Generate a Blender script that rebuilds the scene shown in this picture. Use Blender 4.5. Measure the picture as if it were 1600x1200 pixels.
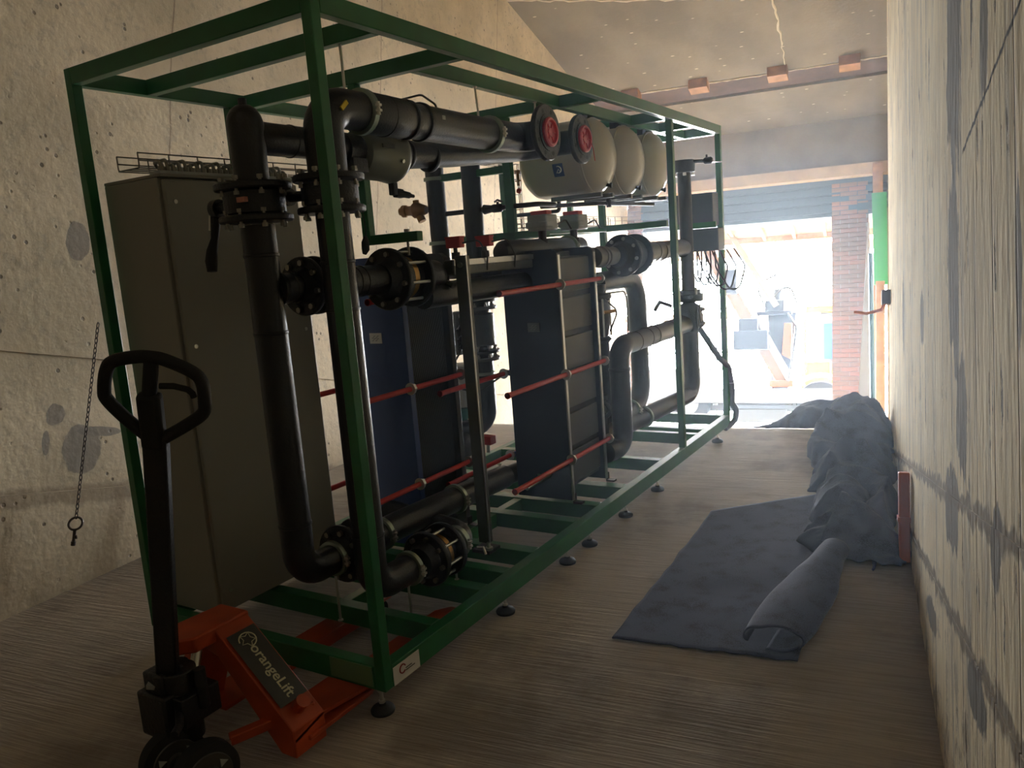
import bpy, bmesh, math, random
from mathutils import Vector as V, Matrix, noise
random.seed(7)
PI = math.pi
SC = bpy.context.scene
for o in list(bpy.data.objects):
    bpy.data.objects.remove(o)
COL = SC.collection

# ------------------------------------------------------------------ camera
cam_d = bpy.data.cameras.new('camera'); cam = bpy.data.objects.new('camera', cam_d); COL.objects.link(cam)
cam_d.sensor_width = 36; cam_d.lens = 36 * 1234.9 / 1600; cam_d.clip_end = 300; cam_d.clip_start = 0.05
cam.matrix_world = Matrix.Translation((1.6993, -1.8041, 1.4989)) @ Matrix.Rotation(.55396, 4, 'Z') @ Matrix.Rotation(1.409444, 4, 'X') @ Matrix.Rotation(-.076981, 4, 'Z')
SC.camera = cam

# Building frame: the loading bay floor (z = 0) is a ramp; the building is level and plumb in (s across, a along, h up)
TH = math.radians(13.0)
vs = V((.991, .135, 0)).normalized(); us = V((-vs.y, vs.x, 0))
Aa = us * math.cos(TH) - V((0, 0, 1)) * math.sin(TH)
Hh = us * math.sin(TH) + V((0, 0, 1)) * math.cos(TH)
GM = Matrix((vs, Aa, Hh)).transposed().to_4x4()
def G(s, a, h): return GM @ V((s, a, h))

# ------------------------------------------------------------------ world, lights, exposure
SC.view_settings.view_transform = 'Standard'; SC.view_settings.look = 'None'
SC.view_settings.gamma = 1; SC.view_settings.use_curve_mapping = False
SC.view_settings.exposure = 0.0
W = bpy.data.worlds.new('world'); SC.world = W; W.use_nodes = True
bg = W.node_tree.nodes['Background']
bg.inputs[0].default_value = (.92, .96, 1.0, 1); bg.inputs[1].default_value = 130.0
def area(name, loc, aim, sx, sy, power, col=(1, 1, 1), portal=False):
    l = bpy.data.lights.new(name, 'AREA'); l.shape = 'RECTANGLE'; l.size = sx; l.size_y = sy; l.energy = power; l.color = col
    o = bpy.data.objects.new(name, l); COL.objects.link(o); o.location = loc
    o.rotation_euler = (V(aim) - V(loc)).to_track_quat('-Z', 'Y').to_euler()
    if portal: l.cycles.is_portal = True
    return o
area('doorway_portal', G(-.44, 11.3, 2.65), G(-.44, 5, 2.65), 3.1, 3.4, 1, portal=True)
# added fill light behind the camera, no lamp known there
area('fill_light', G(.2, -5.2, 4.6), G(-.6, 1.5, 2.6), 2.2, .8, 4, (1, .86, .66))

# ------------------------------------------------------------------ materials
def nodes(m):
    m.use_nodes = True; nt = m.node_tree; return nt, nt.nodes, nt.links, nt.nodes['Principled BSDF']
def mat(name, col, rough=.5, metal=0, bump=0, bscale=60, var=0, vscale=3, coat=0, spec=None):
    m = bpy.data.materials.new(name); nt, N, L, b = nodes(m)
    b.inputs['Base Color'].default_value = (*col, 1); b.inputs['Roughness'].default_value = rough; b.inputs['Metallic'].default_value = metal
    if coat: b.inputs['Coat Weight'].default_value = coat; b.inputs['Coat Roughness'].default_value = .15
    if spec is not None: b.inputs['Specular IOR Level'].default_value = spec
    tc = N.new('ShaderNodeTexCoord')
    if var:
        n = N.new('ShaderNodeTexNoise'); n.inputs['Scale'].default_value = vscale; n.inputs['Detail'].default_value = 8
        r = N.new('ShaderNodeValToRGB'); r.color_ramp.elements[0].position = .3; r.color_ramp.elements[1].position = .7
        r.color_ramp.elements[0].color = (*[c * (1 - var) for c in col], 1); r.color_ramp.elements[1].color = (*[min(1, c * (1 + var)) for c in col], 1)
        L.new(tc.outputs['Object'], n.inputs['Vector']); L.new(n.outputs[0], r.inputs[0]); L.new(r.outputs[0], b.inputs['Base Color'])
    if bump:
        n = N.new('ShaderNodeTexNoise'); n.inputs['Scale'].default_value = bscale; n.inputs['Detail'].default_value = 6
        bp = N.new('ShaderNodeBump'); bp.inputs['Strength'].default_value = bump; bp.inputs['Distance'].default_value = .01
        L.new(tc.outputs['Object'], n.inputs['Vector']); L.new(n.outputs[0], bp.inputs['Height']); L.new(bp.outputs[0], b.inputs['Normal'])
    return m

GREEN = mat('green_paint', (.012, .135, .04), .38, var=.2, vscale=9)
BLACK = mat('black_pipe_paint', (.012, .013, .015), .36, bump=.15, bscale=120)
BLACKM = mat('black_cast_iron', (.010, .011, .013), .45, bump=.3, bscale=90)
RUBBER = mat('black_rubber', (.012, .012, .012), .75)
BOLTM = mat('dull_bolt_steel', (.30, .29, .25), .42, 1)
ZINC = mat('zinc_plated_steel', (.62, .62, .56), .32, 1)
GALV = mat('galvanised_clamp', (.30, .36, .30), .4, .8)
STEEL = mat('stainless_bar', (.55, .55, .55), .3, 1)
CAB = mat('cabinet_grey_paint', (.24, .235, .20), .5, bump=.08, bscale=300)
BLUE = mat('blue_frame_paint', (.022, .05, .19), .38)
PLATE = mat('heat_exchanger_plates', (.06, .062, .07), .42, .6)
PANEL = mat('dark_side_panel', (.05, .05, .055), .5)
RED = mat('red_sleeve', (.50, .03, .025), .45)
REDCAP = mat('red_plastic_cap', (.55, .025, .05), .35, coat=.3)
CREAM = mat('cream_enamel', (.46, .435, .36), .3, coat=.4)
BRASS = mat('brass', (.55, .33, .12), .35, 1)
BRONZE = mat('bronze_casting', (.33, .19, .07), .5, .6, bump=.3)
OGREY = mat('outdoor_grey', (.12, .14, .16), .5)
GREY = mat('light_grey_plastic', (.33, .35, .34), .5)
DGREY = mat('dark_grey_cast', (.09, .095, .09), .45, .3, bump=.2)
WHITE = mat('white_label', (.72, .70, .66), .5)
LBLUE = mat('label_blue', (.015, .06, .22), .4)
ORANGE = mat('orange_truck_paint', (.46, .062, .014), .42, var=.25, vscale=7)
DECAL = mat('black_decal', (.05, .05, .045), .45)
YELLOW = mat('yellow_plastic', (.75, .55, .02), .5)
LETTER = mat('decal_letters', (.62, .60, .42), .5)
TIMBER = mat('timber', (.36, .19, .09), .7, var=.3, vscale=6)
DTIMBER = mat('dark_timber', (.085, .05, .035), .75, var=.3, vscale=5)
SHUT = mat('blue_grey_shutter', (.05, .07, .09), .5)
CHAINM = mat('dark_steel_chain', (.12, .10, .09), .5, .8)
CABLE = mat('black_cable', (.02, .02, .02), .5)
GCABLE = mat('grey_cable', (.25, .24, .20), .5)
WIRE = mat('wire_tray', (.22, .2, .17), .4, .9)

def fabric_mat():
    m = bpy.data.materials.new('grey_blue_geotextile'); nt, N, L, b = nodes(m)
    b.inputs['Roughness'].default_value = .95; b.inputs['Sheen Weight'].default_value = .12
    tc = N.new('ShaderNodeTexCoord')
    n = N.new('ShaderNodeTexNoise'); n.inputs['Scale'].default_value = 260; n.inputs['Detail'].default_value = 3
    n2 = N.new('ShaderNodeTexNoise'); n2.inputs['Scale'].default_value = 9; n2.inputs['Detail'].default_value = 6
    mx = N.new('ShaderNodeMath'); mx.operation = 'ADD'
    r = N.new('ShaderNodeValToRGB'); r.color_ramp.elements[0].position = .75; r.color_ramp.elements[1].position = 1.25
    r.color_ramp.elements[0].color = (.026, .038, .082, 1); r.color_ramp.elements[1].color = (.085, .108, .215, 1)
    for q in (n, n2): L.new(tc.outputs['Object'], q.inputs['Vector'])
    L.new(n.outputs[0], mx.inputs[0]); L.new(n2.outputs[0], mx.inputs[1]); L.new(mx.outputs[0], r.inputs[0]); L.new(r.outputs[0], b.inputs['Base Color'])
    bp = N.new('ShaderNodeBump'); bp.inputs['Strength'].default_value = .5; bp.inputs['Distance'].default_value = .003
    L.new(n.outputs[0], bp.inputs['Height']); L.new(bp.outputs[0], b.inputs['Normal'])
    return m
FABRIC = fabric_mat()

class NB:
    """small node helper for the concrete surfaces; coordinates are (s, a, h) of the building"""
    def __init__(s, name, rough=.85):
        s.m = bpy.data.materials.new(name); s.nt, s.N, s.L, s.b = nodes(s.m); s.b.inputs['Roughness'].default_value = rough
        s.tc = s.N.new('ShaderNodeTexCoord'); s.sep = s.N.new('ShaderNodeSeparateXYZ'); s.L.new(s.tc.outputs['Object'], s.sep.inputs[0])
        s.x, s.y, s.z = s.sep.outputs
    def put(s, sock, v):
        if isinstance(v, (int, float)): sock.default_value = v
        else: s.L.new(v, sock)
    def M(s, op, a, b=0.0, c=None, clamp=False):
        n = s.N.new('ShaderNodeMath'); n.operation = op; n.use_clamp = clamp
        s.put(n.inputs[0], a); s.put(n.inputs[1], b)
        if c is not None: s.put(n.inputs[2], c)
        return n.outputs[0]
    def noise(s, scale, detail=5, stretch=(1, 1, 1), rough=.55, off=(0, 0, 0)):
        mp = s.N.new('ShaderNodeMapping'); mp.inputs['Scale'].default_value = stretch; mp.inputs['Location'].default_value = off
        s.L.new(s.tc.outputs['Object'], mp.inputs[0])
        n = s.N.new('ShaderNodeTexNoise'); n.inputs['Scale'].default_value = scale; n.inputs['Detail'].default_value = detail; n.inputs['Roughness'].default_value = rough
        s.L.new(mp.outputs[0], n.inputs['Vector']); return n.outputs[0]
    def vor(s, scale, stretch=(1, 1, 1)):
        mp = s.N.new('ShaderNodeMapping'); mp.inputs['Scale'].default_value = stretch; s.L.new(s.tc.outputs['Object'], mp.inputs[0])
        n = s.N.new('ShaderNodeTexVoronoi'); n.inputs['Scale'].default_value = scale; s.L.new(mp.outputs[0], n.inputs['Vector']); return n.outputs['Distance']
    def step(s, v, lo, hi):   # smooth 0..1
        n = s.N.new('ShaderNodeMapRange'); n.interpolation_type = 'SMOOTHSTEP'; n.inputs[1].default_value = lo; n.inputs[2].default_value = hi
        s.L.new(v, n.inputs[0]); return n.outputs[0]
    def mix(s, f, a, b):
        n = s.N.new('ShaderNodeMix'); n.data_type = 'RGBA'; s.put(n.inputs[0], f)
        for k, v in ((6, a), (7, b)):
            if isinstance(v, tuple): n.inputs[k].default_value = (*v, 1)
            else: s.L.new(v, n.inputs[k])
        return n.outputs[2]
    def spot(s, ca, ch, ra, rh, wob=.35, ns=9, st=(1, 1, 1)):   # irregular patch around (a, h)
        da = s.M('DIVIDE', s.M('SUBTRACT', s.y, ca), ra); dh = s.M('DIVIDE', s.M('SUBTRACT', s.z, ch), rh)
        d = s.M('SQRT', s.M('ADD', s.M('MULTIPLY', da, da), s.M('MULTIPLY', dh, dh)))
        d = s.M('ADD', d, s.M('MULTIPLY', s.M('SUBTRACT', s.noise(ns, 8, st, .65), .5), wob * 4))
        return s.step(s.M('MULTIPLY', d, -1), -1.05, -.97)
    def line(s, v, pos, w):
        return s.step(s.M('MULTIPLY', s.M('ABSOLUTE', s.M('SUBTRACT', v, pos)), -1), -w, -w * .4)
    def done(s, col, h=None, strength=.5, dist=.01):
        s.L.new(col, s.b.inputs['Base Color'])
        if h is not None:
            bp = s.N.new('ShaderNodeBump'); bp.inputs['Strength'].default_value = strength; bp.inputs['Distance'].default_value = dist
            s.L.new(h, bp.inputs['Height']); s.L.new(bp.outputs[0], s.b.inputs['Normal'])
        return s.m

def left_wall_mat():
    n = NB('left_wall_concrete'); base = n.mix(n.step(n.noise(1.3, 7), .35, .68), (.47, .385, .25), (.65, .535, .365))
    base = n.mix(n.M('MULTIPLY', n.step(n.noise(14, 9, rough=.75), .5, .66), .5), base, (.30, .25, .18))
    pits = n.M('MULTIPLY', n.step(n.M('MULTIPLY', n.vor(15), -1), -.20, -.12), n.step(n.noise(4.5), .50, .56))
    base = n.mix(n.M('MULTIPLY', pits, .8), base, (.12, .09, .06))
    wob = n.M('MULTIPLY', n.M('SUBTRACT', n.noise(3), .5), .05)
    for a in (1.05, 3.23, 5.53, 7.8):
        base = n.mix(n.M('MULTIPLY', n.line(n.M('ADD', n.y, wob), a, .007), .75), base, (.2, .13, .08))
    for a, h, ra, rh in ((.56, .83, .11, .13), (.40, 1.0, .05, .055), (.66, .92, .12, .025), (.36, .86, .02, .06), (.49, 1.90, .065, .10), (5.0, 1.95, .12, .2), (3.6, 1.7, .1, .16)):
        base = n.mix(n.M('MULTIPLY', n.spot(a, h, ra, rh, .25, 7), .85), base, (.21, .18, .145))
    low = n.step(n.M('MULTIPLY', n.z, -1), -.66, -.55)      # stained lower lift
    st = n.step(n.noise(5, 6, (1, 1, .25)), .45, .62)
    base = n.mix(n.M('MULTIPLY', n.M('MULTIPLY', low, st), .6), base, (.27, .19, .10))
    jl = n.step(n.M('ADD', n.M('MULTIPLY', n.M('ABSOLUTE', n.M('SUBTRACT', n.z, .60)), -1), n.M('MULTIPLY', n.noise(10), .06)), -.03, 0)
    base = n.mix(n.M('MULTIPLY', jl, .55), base, (.2, .14, .08))
    return n.done(base, n.M('SUBTRACT', n.noise(22, 8), n.M('MULTIPLY', pits, .8)), .35)

def right_wall_mat():
    n = NB('right_wall_painted_concrete', .95); n.b.inputs['Specular IOR Level'].default_value = .12
    base = n.mix(n.step(n.noise(2.0, 6), .35, .7), (.70, .58, .37), (.90, .77, .52))
    strk = n.step(n.noise(16, 7, (1, .8, .07), rough=.7), .50, .60)
    base = n.mix(n.M('MULTIPLY', strk, .5), base, (.36, .33, .27))
    board = n.M('PINGPONG', n.y, .115); bl = n.step(n.M('MULTIPLY', board, -1), -.007, -.002)
    bl = n.M('MULTIPLY', bl, n.step(n.noise(1.7, 3, (1, 1, .4)), .42, .5))
    base = n.mix(n.M('MULTIPLY', bl, .8), base, (.10, .08, .06))
    chips = n.M('MULTIPLY', n.step(n.noise(21, 9, (1, .8, .16), rough=.7), .595, .61), n.step(n.noise(2.6, 4, off=(3, 1, 4)), .46, .50))
    base = n.mix(n.M('MULTIPLY', chips, .92), base, (.08, .06, .045))
    for a, h, ra, rh in ((-.12, 2.40, .17, .90), (-.06, 1.42, .13, .24), (-.10, 1.23, .07, .12), (-.20, 1.03, .10, .13), (.02, .80, .16, .11), (-.70, .80, .06, .08), (-.45, .47, .14, .06), (1.0, 1.41, .09, .10), (-.93, 1.24, .03, .12), (.6, .40, .2, .05), (2.3, 1.6, .10, .2), (-.62, 1.75, .05, .14)):
        base = n.mix(n.M('MULTIPLY', n.spot(a, h, ra, rh, .38, 22, (1, 1, .22)), .92), base, (.15, .135, .115))
    for h, w in ((.83, .03), (.53, .03)):
        v = n.M('ADD', n.z, n.M('MULTIPLY', n.M('SUBTRACT', n.noise(12, 6), .5), .11))
        base = n.mix(n.M('MULTIPLY', n.line(v, h, w), .8), base, (.15, .11, .075))
    ln = n.M('MULTIPLY', n.line(n.M('ADD', n.z, n.M('MULTIPLY', n.M('SUBTRACT', n.noise(25, 4), .5), .02)), 1.63, .007), n.step(n.M('MULTIPLY', n.y, -1), .26, .29))
    base = n.mix(ln, base, (.06, .05, .04))
    low = n.step(n.M('MULTIPLY', n.z, -1), -.85, -.2)
    gr = n.step(n.noise(8, 9, rough=.7), .50, .60)
    base = n.mix(n.M('MULTIPLY', n.M('MULTIPLY', low, gr), .7), base, (.25, .19, .12))
    hgt = n.M('SUBTRACT', n.noise(26, 7, (1, 1, .3)), n.M('ADD', n.M('MULTIPLY', bl, .8), n.M('MULTIPLY', chips, .8)))
    return n.done(base, hgt, .6)

def ceiling_mat():
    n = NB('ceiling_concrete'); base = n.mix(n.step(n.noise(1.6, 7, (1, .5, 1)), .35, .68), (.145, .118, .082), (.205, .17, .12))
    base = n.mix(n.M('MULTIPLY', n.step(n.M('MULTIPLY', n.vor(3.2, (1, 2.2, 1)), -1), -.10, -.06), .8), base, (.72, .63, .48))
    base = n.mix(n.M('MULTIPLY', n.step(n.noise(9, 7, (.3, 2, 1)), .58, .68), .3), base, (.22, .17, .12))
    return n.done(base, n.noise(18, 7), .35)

def floor_mat(name='brushed_concrete_floor'):
    n = NB(name); base = n.mix(n.step(n.noise(1.1, 7), .33, .7), (.40, .345, .28), (.56, .485, .40))
    br = n.noise(90, 4, (.04, 1, 1)); br2 = n.noise(13, 6, (.25, 1, 1))
    base = n.mix(n.M('MULTIPLY', n.step(br, .40, .62), .30), base, (.21, .16, .12))
    base = n.mix(n.M('MULTIPLY', n.step(br2, .5, .75), .25), base, (.64, .54, .43))
    base = n.mix(n.M('MULTIPLY', n.step(n.noise(1.6, 8, off=(5, 2, 0), rough=.65), .48, .64), .45), base, (.14, .10, .07))
    return n.done(base, n.M('ADD', br, br2), .7, .006)
LW = left_wall_mat(); RW = right_wall_mat(); CM = ceiling_mat(); FM = floor_mat()
ENDW = mat('end_wall_concrete', (.27, .235, .185), .85, bump=.3, bscale=20, var=.15, vscale=2)
BRICK = mat('brown_brick', (.20, .115, .085), .85, bump=.4, bscale=60, var=.2, vscale=6)
BRICK2 = mat('red_brown_brick', (.26, .12, .085), .85, bump=.4, bscale=60, var=.2, vscale=6)
MORTAR = mat('mortar', (.26, .22, .19), .9)
SHADEWALL = mat('yard_shade_wall', (.03, .03, .035), .8)
GROUND = mat('yard_ground', (.05, .048, .045), .9, var=.15, vscale=2)
NETW = mat('white_sheeting', (.80, .82, .85), .7)
SCAF = mat('galvanised_tube', (.10, .11, .12), .5, .4)
TWHITE = mat('white_truck_paint', (.20, .195, .18), .4)
TYRE = mat('tyre_rubber', (.03, .03, .03), .8)
TORANGE = mat('orange_boom_paint', (.30, .07, .012), .5)
DBLUE = mat('dark_blue_grey_machine', (.012, .018, .03), .45)
DYELLOW = mat('yellow_machine_paint', (.42, .18, .01), .45)
GBOARD = mat('green_board', (.03, .30, .10), .5)
WBOARD = mat('grey_white_board', (.42, .40, .38), .6)
BPOLE = mat('blue_grey_steel_pole', (.05, .12, .17), .4, .3)
OCOND = mat('orange_conduit', (.60, .14, .05), .6)

# ------------------------------------------------------------------ mesh helpers
def basis(d):
    d = V(d).normalized(); r = V((0, 0, 1)) if abs(d.z) < .9 else V((1, 0, 0))
    x = r.cross(d).normalized(); return x, d.cross(x), d
class MB:
    def __init__(s): s.v = []; s.f = []
    def add(s, vs_, fs): k = len(s.v); s.v += [V(p) for p in vs_]; s.f += [tuple(i + k for i in f) for f in fs]; return s
    def hexa(s, P): return s.add(P, [(0, 3, 2, 1), (4, 5, 6, 7), (0, 1, 5, 4), (1, 2, 6, 5), (2, 3, 7, 6), (3, 0, 4, 7)])
    def box(s, a, b, M=None):
        x0, x1 = sorted((a[0], b[0])); y0, y1 = sorted((a[1], b[1])); z0, z1 = sorted((a[2], b[2]))
        P = [V(p) for p in ((x0, y0, z0), (x1, y0, z0), (x1, y1, z0), (x0, y1, z0), (x0, y0, z1), (x1, y0, z1), (x1, y1, z1), (x0, y1, z1))]
        if M: P = [M @ p for p in P]
        return s.hexa(P)
    def bar(s, p, q, w, h, up=(0, 0, 1)):
        p = V(p); q = V(q); d = (q - p).normalized(); x = d.cross(V(up)).normalized(); y = x.cross(d)
        P = [c + x * a * w / 2 + y * b * h / 2 for c in (p, q) for a, b in ((-1, -1), (1, -1), (1, 1), (-1, 1))]
        return s.hexa(P)
    def lathe(s, p, d, prof, n=24, ang=None):   # prof: list of (along, radius)
        x, y, d = basis(d); p = V(p); vs_ = []; fs = []
        for t, r in prof:
            for k in range(n):
                a = 2 * PI * k / n; vs_.append(p + d * t + (x * math.cos(a) + y * math.sin(a)) * r)
        for i in range(len(prof) - 1):
            for k in range(n):
                k2 = (k + 1) % n; fs.append((i * n + k, i * n + k2, (i + 1) * n + k2, (i + 1) * n + k))
        fs.append(tuple(reversed(range(n)))); m = (len(prof) - 1) * n; fs.append(tuple(range(m, m + n)))
        return s.add(vs_, fs)
    def cyl(s, p, q, r, n=20, r2=None):
        p = V(p); q = V(q); return s.lathe(p, q - p, [(0, r), ((q - p).length, r if r2 is None else r2)], n)
    def tube(s, path, r, n=16, caps=True):
        path = [V(p) for p in path]; m = len(path); rs = r if isinstance(r, (list, tuple)) else [r] * m
        T = [(path[min(i + 1, m - 1)] - path[max(i - 1, 0)]).normalized() for i in range(m)]
        x, y, _ = basis(T[0]); vs_ = []; fs = []
        for i in range(m):
            if i:
                x = (x - T[i] * x.dot(T[i]))
                x.normalize(); y = T[i].cross(x)
            for k in range(n):
                a = 2 * PI * k / n; vs_.append(path[i] + (x * math.cos(a) + y * math.sin(a)) * rs[i])
        for i in range(m - 1):
            for k in range(n):
                k2 = (k + 1) % n; fs.append((i * n + k, i * n + k2, (i + 1) * n + k2, (i + 1) * n + k))
        if caps: fs.append(tuple(reversed(range(n)))); fs.append(tuple(range((m - 1) * n, m * n)))
        return s.add(vs_, fs)
    def torus(s, c, d, R, r, n=32, k=8, a0=0, a1=2 * PI):
        x, y, d = basis(d); c = V(c); full = abs(a1 - a0 - 2 * PI) < 1e-6
        pts = [c + (x * math.cos(a0 + (a1 - a0) * i / n) + y * math.sin(a0 + (a1 - a0) * i / n)) * R for i in range(n + 1)]
        return s.tube(pts, r, k)
    def prism(s, pts, off):   # planar polygon pts extruded by vector off
        n = len(pts); off = V(off); P = [V(p) for p in pts]; Q = [p + off for p in P]
        fs = [tuple(range(n)), tuple(reversed(range(n, 2 * n)))] + [(i, (i + 1) % n, (i + 1) % n + n, i + n) for i in range(n)]
        return s.add(P + Q, fs)

def mk(name, mb, m, parent=None, label=None, bevel=0, smooth=None, at=None, kind=None):
    """link the builder's mesh as one object; world coordinates, kept relative to the parent's location"""
    at = V(at) if at is not None else V((0, 0, 0))
    root = parent; off = V((0, 0, 0))
    while root is not None: off += root.location; root = root.parent
    me = bpy.data.meshes.new(name); me.from_pydata([tuple(p - off - at) for p in mb.v], [], mb.f); me.materials.append(m)
    bm = bmesh.new(); bm.from_mesh(me); bmesh.ops.recalc_face_normals(bm, faces=bm.faces); bm.to_mesh(me); bm.free()
    o = bpy.data.objects.new(name, me); COL.objects.link(o)
    if parent: o.parent = parent
    o.location = at
    if smooth is not False:
        for p in me.polygons: p.use_smooth = True
        me.set_sharp_from_angle(angle=math.radians(38))
    if bevel:
        b = o.modifiers.new('bevel', 'BEVEL'); b.width = bevel; b.segments = 2; b.limit_method = 'ANGLE'; b.angle_limit = .6
    if label: o['label'] = label
    if kind: o['kind'] = kind
    return o
def tag(o, label, cat, group=None, kind=None):
    o['label'] = label; o['category'] = cat
    if group: o['group'] = group
    if kind: o['kind'] = kind
    return o
def thing(name, label, cat, loc=(0, 0, 0), group=None):
    o = bpy.data.objects.new(name, None); COL.objects.link(o); o.location = loc; o.empty_display_size = .05
    return tag(o, label, cat, group)
def struct(name, mb, m, label=None, parent=None, **k):   # built in building coordinates
    o = mk(name, mb, m, parent, **k)
    if parent is None: o.matrix_world = GM; o['kind'] = 'structure'
    if label: o['label'] = label
    return o
def arcpath(pts, R, n=8):
    """polyline with rounded corners"""
    pts = [V(p) for p in pts]; out = [pts[0]]
    for i in range(1, len(pts) - 1):
        a = (pts[i - 1] - pts[i]); b = (pts[i + 1] - pts[i]); la, lb = a.length, b.length; a.normalize(); b.normalize()
        ang = a.angle(b); t = min(R / math.tan(ang / 2), la * .49, lb * .49); r = t * math.tan(ang / 2)
        c = pts[i] + (a + b).normalized() * (r / math.sin(ang / 2)); p0 = pts[i] + a * t; p1 = pts[i] + b * t
        v0 = p0 - c; v1 = p1 - c; w = v0.angle(v1)
        for k in range(n + 1):
            f = k / n; out.append(c + (v0 * math.sin((1 - f) * w) + v1 * math.sin(f * w)) / math.sin(w))
    out.append(pts[-1]); return out

def shared(name, mb, m):
    me = bpy.data.meshes.new(name); me.from_pydata([tuple(p) for p in mb.v], [], mb.f); me.materials.append(m)
    bm = bmesh.new(); bm.from_mesh(me); bmesh.ops.recalc_face_normals(bm, faces=bm.faces); bm.to_mesh(me); bm.free(); return me
BOLT = {}
def boltmesh(r, L):
    k = (round(r, 4), round(L, 3))
    if k not in BOLT: BOLT[k] = shared('bolt', MB().cyl((0, 0, -L / 2), (0, 0, L / 2), r * .55, 8).cyl((0, 0, L / 2 - r * .2), (0, 0, L / 2 + r), r, 6).cyl((0, 0, -L / 2 - r), (0, 0, -L / 2 + r * .2), r, 6), BOLTM)
    return BOLT[k]
def inst(name, me, parent, loc, d=(0, 0, 1)):
    o = bpy.data.objects.new(name, me); COL.objects.link(o); root = parent; off = V((0, 0, 0))
    while root is not None: off += root.location; root = root.parent
    o.parent = parent; o.location = V(loc) - off; o.rotation_euler = V(d).to_track_quat('Z', 'Y').to_euler(); return o
def flange(root, c, d, r, t=.02, nb=8, rb=.009, L=None, m=None, hub=0, name='flange', ph=.39, kids=True):
    c = V(c); x, y, dd = basis(d)
    prof = [(-t / 2, r), (t / 2, r)]
    mb = MB().lathe(c, d, [(-t / 2, r * .97), (-t * .3, r), (t * .3, r), (t / 2, r * .97)], 32)
    if hub: mb.lathe(c, d, [(0, r * .66), (hub, r * .56)], 24)
    f = mk(name, mb, m or BLACKM, root)
    if kids:
        for k in range(nb):
            a = 2 * PI * (k + ph) / nb; p = c + (x * math.cos(a) + y * math.sin(a)) * r * .80
            inst('bolt', boltmesh(rb, L or t * 1.3), f, p, dd)
    return f

# ================================================================== the room
def gbox(s0, s1, a0, a1, h0, h1): return MB().box((s0, a0, h0), (s1, a1, h1))
tanT = math.tan(TH); CR = 4.2; HC = CR * tanT      # ramp crest
# floor: ramp, crest landing
fl = MB(); fl.add([(-2.7, -8, -8 * tanT), (4.2, -8, -8 * tanT), (4.2, CR, HC), (-2.7, CR, HC), (-2.7, -8, -8 * tanT - .4), (4.2, -8, -8 * tanT - .4), (4.2, CR, HC - .4), (-2.7, CR, HC - .4)],
       [(0, 1, 2, 3), (7, 6, 5, 4), (0, 4, 5, 1), (1, 5, 6, 2), (2, 6, 7, 3), (3, 7, 4, 0)])
struct('floor', fl, FM, smooth=False)
struct('floor', gbox(-2.7, 4.2, CR, 11.6, HC - .4, HC), FM, smooth=False)
# left wall in three lifts with ragged ledges between
struct('wall_left', gbox(-2.6, -2.24, -8, 11, 1.30, 6.2), LW, smooth=False)
struct('wall_left', gbox(-2.6, -2.252, -8, 11, 1.14, 1.30), LW, smooth=False)
struct('wall_left', gbox(-2.6, -2.236, -8, 11, .62, 1.14), LW, smooth=False)
struct('wall_left', gbox(-2.6, -2.222, -8, 11, -2.6, .62), LW, smooth=False)
# right wall ends at the crest of the ramp, the bay widens beyond it
struct('wall_right', gbox(1.66, 2.05, -8, 4.35, .83, 6.2), RW, smooth=False)
struct('wall_right', gbox(1.657, 2.05, -8, 4.35, .53, .83), RW, smooth=False)
struct('wall_right', gbox(1.654, 2.05, -8, 4.35, -2.6, .53), RW, smooth=False)
struct('wall_right', gbox(2.05, 2.3, 4.3, 11.2, .5, 6.2), RW, smooth=False)
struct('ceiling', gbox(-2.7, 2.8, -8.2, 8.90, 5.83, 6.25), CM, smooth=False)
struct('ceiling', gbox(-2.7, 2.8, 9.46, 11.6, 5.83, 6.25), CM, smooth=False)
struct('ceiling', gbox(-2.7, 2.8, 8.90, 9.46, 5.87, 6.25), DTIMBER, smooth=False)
struct('wall_back', gbox(-2.7, 2.8, -8.3, -8, -2.8, 6.2), LW, smooth=False)
struct('wall_front', gbox(-2.6, 2.3, 11.0, 11.4, 4.98, 6.2), ENDW, smooth=False)
struct('wall_front', gbox(1.86, 2.3, 11.0, 11.4, .5, 5.0), ENDW, smooth=False)
for q in ((-28, -2.6, .5, 14), (2.3, 28, .5, 14), (-2.6, 2.3, 6.25, 14)): struct('wall_front', gbox(q[0], q[1], 11.05, 11.4, q[2], q[3]), SHADEWALL, smooth=False)  # unseen outer facade, added tall and dark to shade the yard objects
struct('trim_1', gbox(-2.24, 2.05, 10.86, 11.06, 4.88, 5.06), mat('pale_timber_header', (.50, .36, .22), .7, var=.15), smooth=False)
# ceiling mortar seams
def seam(name, pts, w, parent=None):
    mb = MB(); P = []
    for i in range(len(pts) - 1):
        p, q = V(pts[i]), V(pts[i + 1]); n = max(2, int((q - p).length / .07))
        for k in range(n): P.append(p.lerp(q, k / n))
    P.append(V(pts[-1])); P = [p + V((random.uniform(-.012, .012), random.uniform(-.012, .012), 0)) for p in P]
    mb.tube(P, [w * random.uniform(.4, 1.3) for _ in P], 6); return struct(name, mb, mat('mortar_squeeze', (.62, .55, .42), .9), smooth=False)
seam('trim_2', [(.50, 5.6, 5.83), (.58, 7.2, 5.83), (.57, 8.8, 5.83)], .014)
seam('trim_3', [(-2.24, 5.75, 5.83), (-.9, 6.3, 5.83), (0, 6.6, 5.83)], .02)
seam('trim_4', [(-1.5, 8.84, 5.82), (1.9, 8.86, 5.82)], .012)
seam('trim_5', [(1.66, 2.0, 5.82), (1.66, 4.35, 5.82)], .03)
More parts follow.
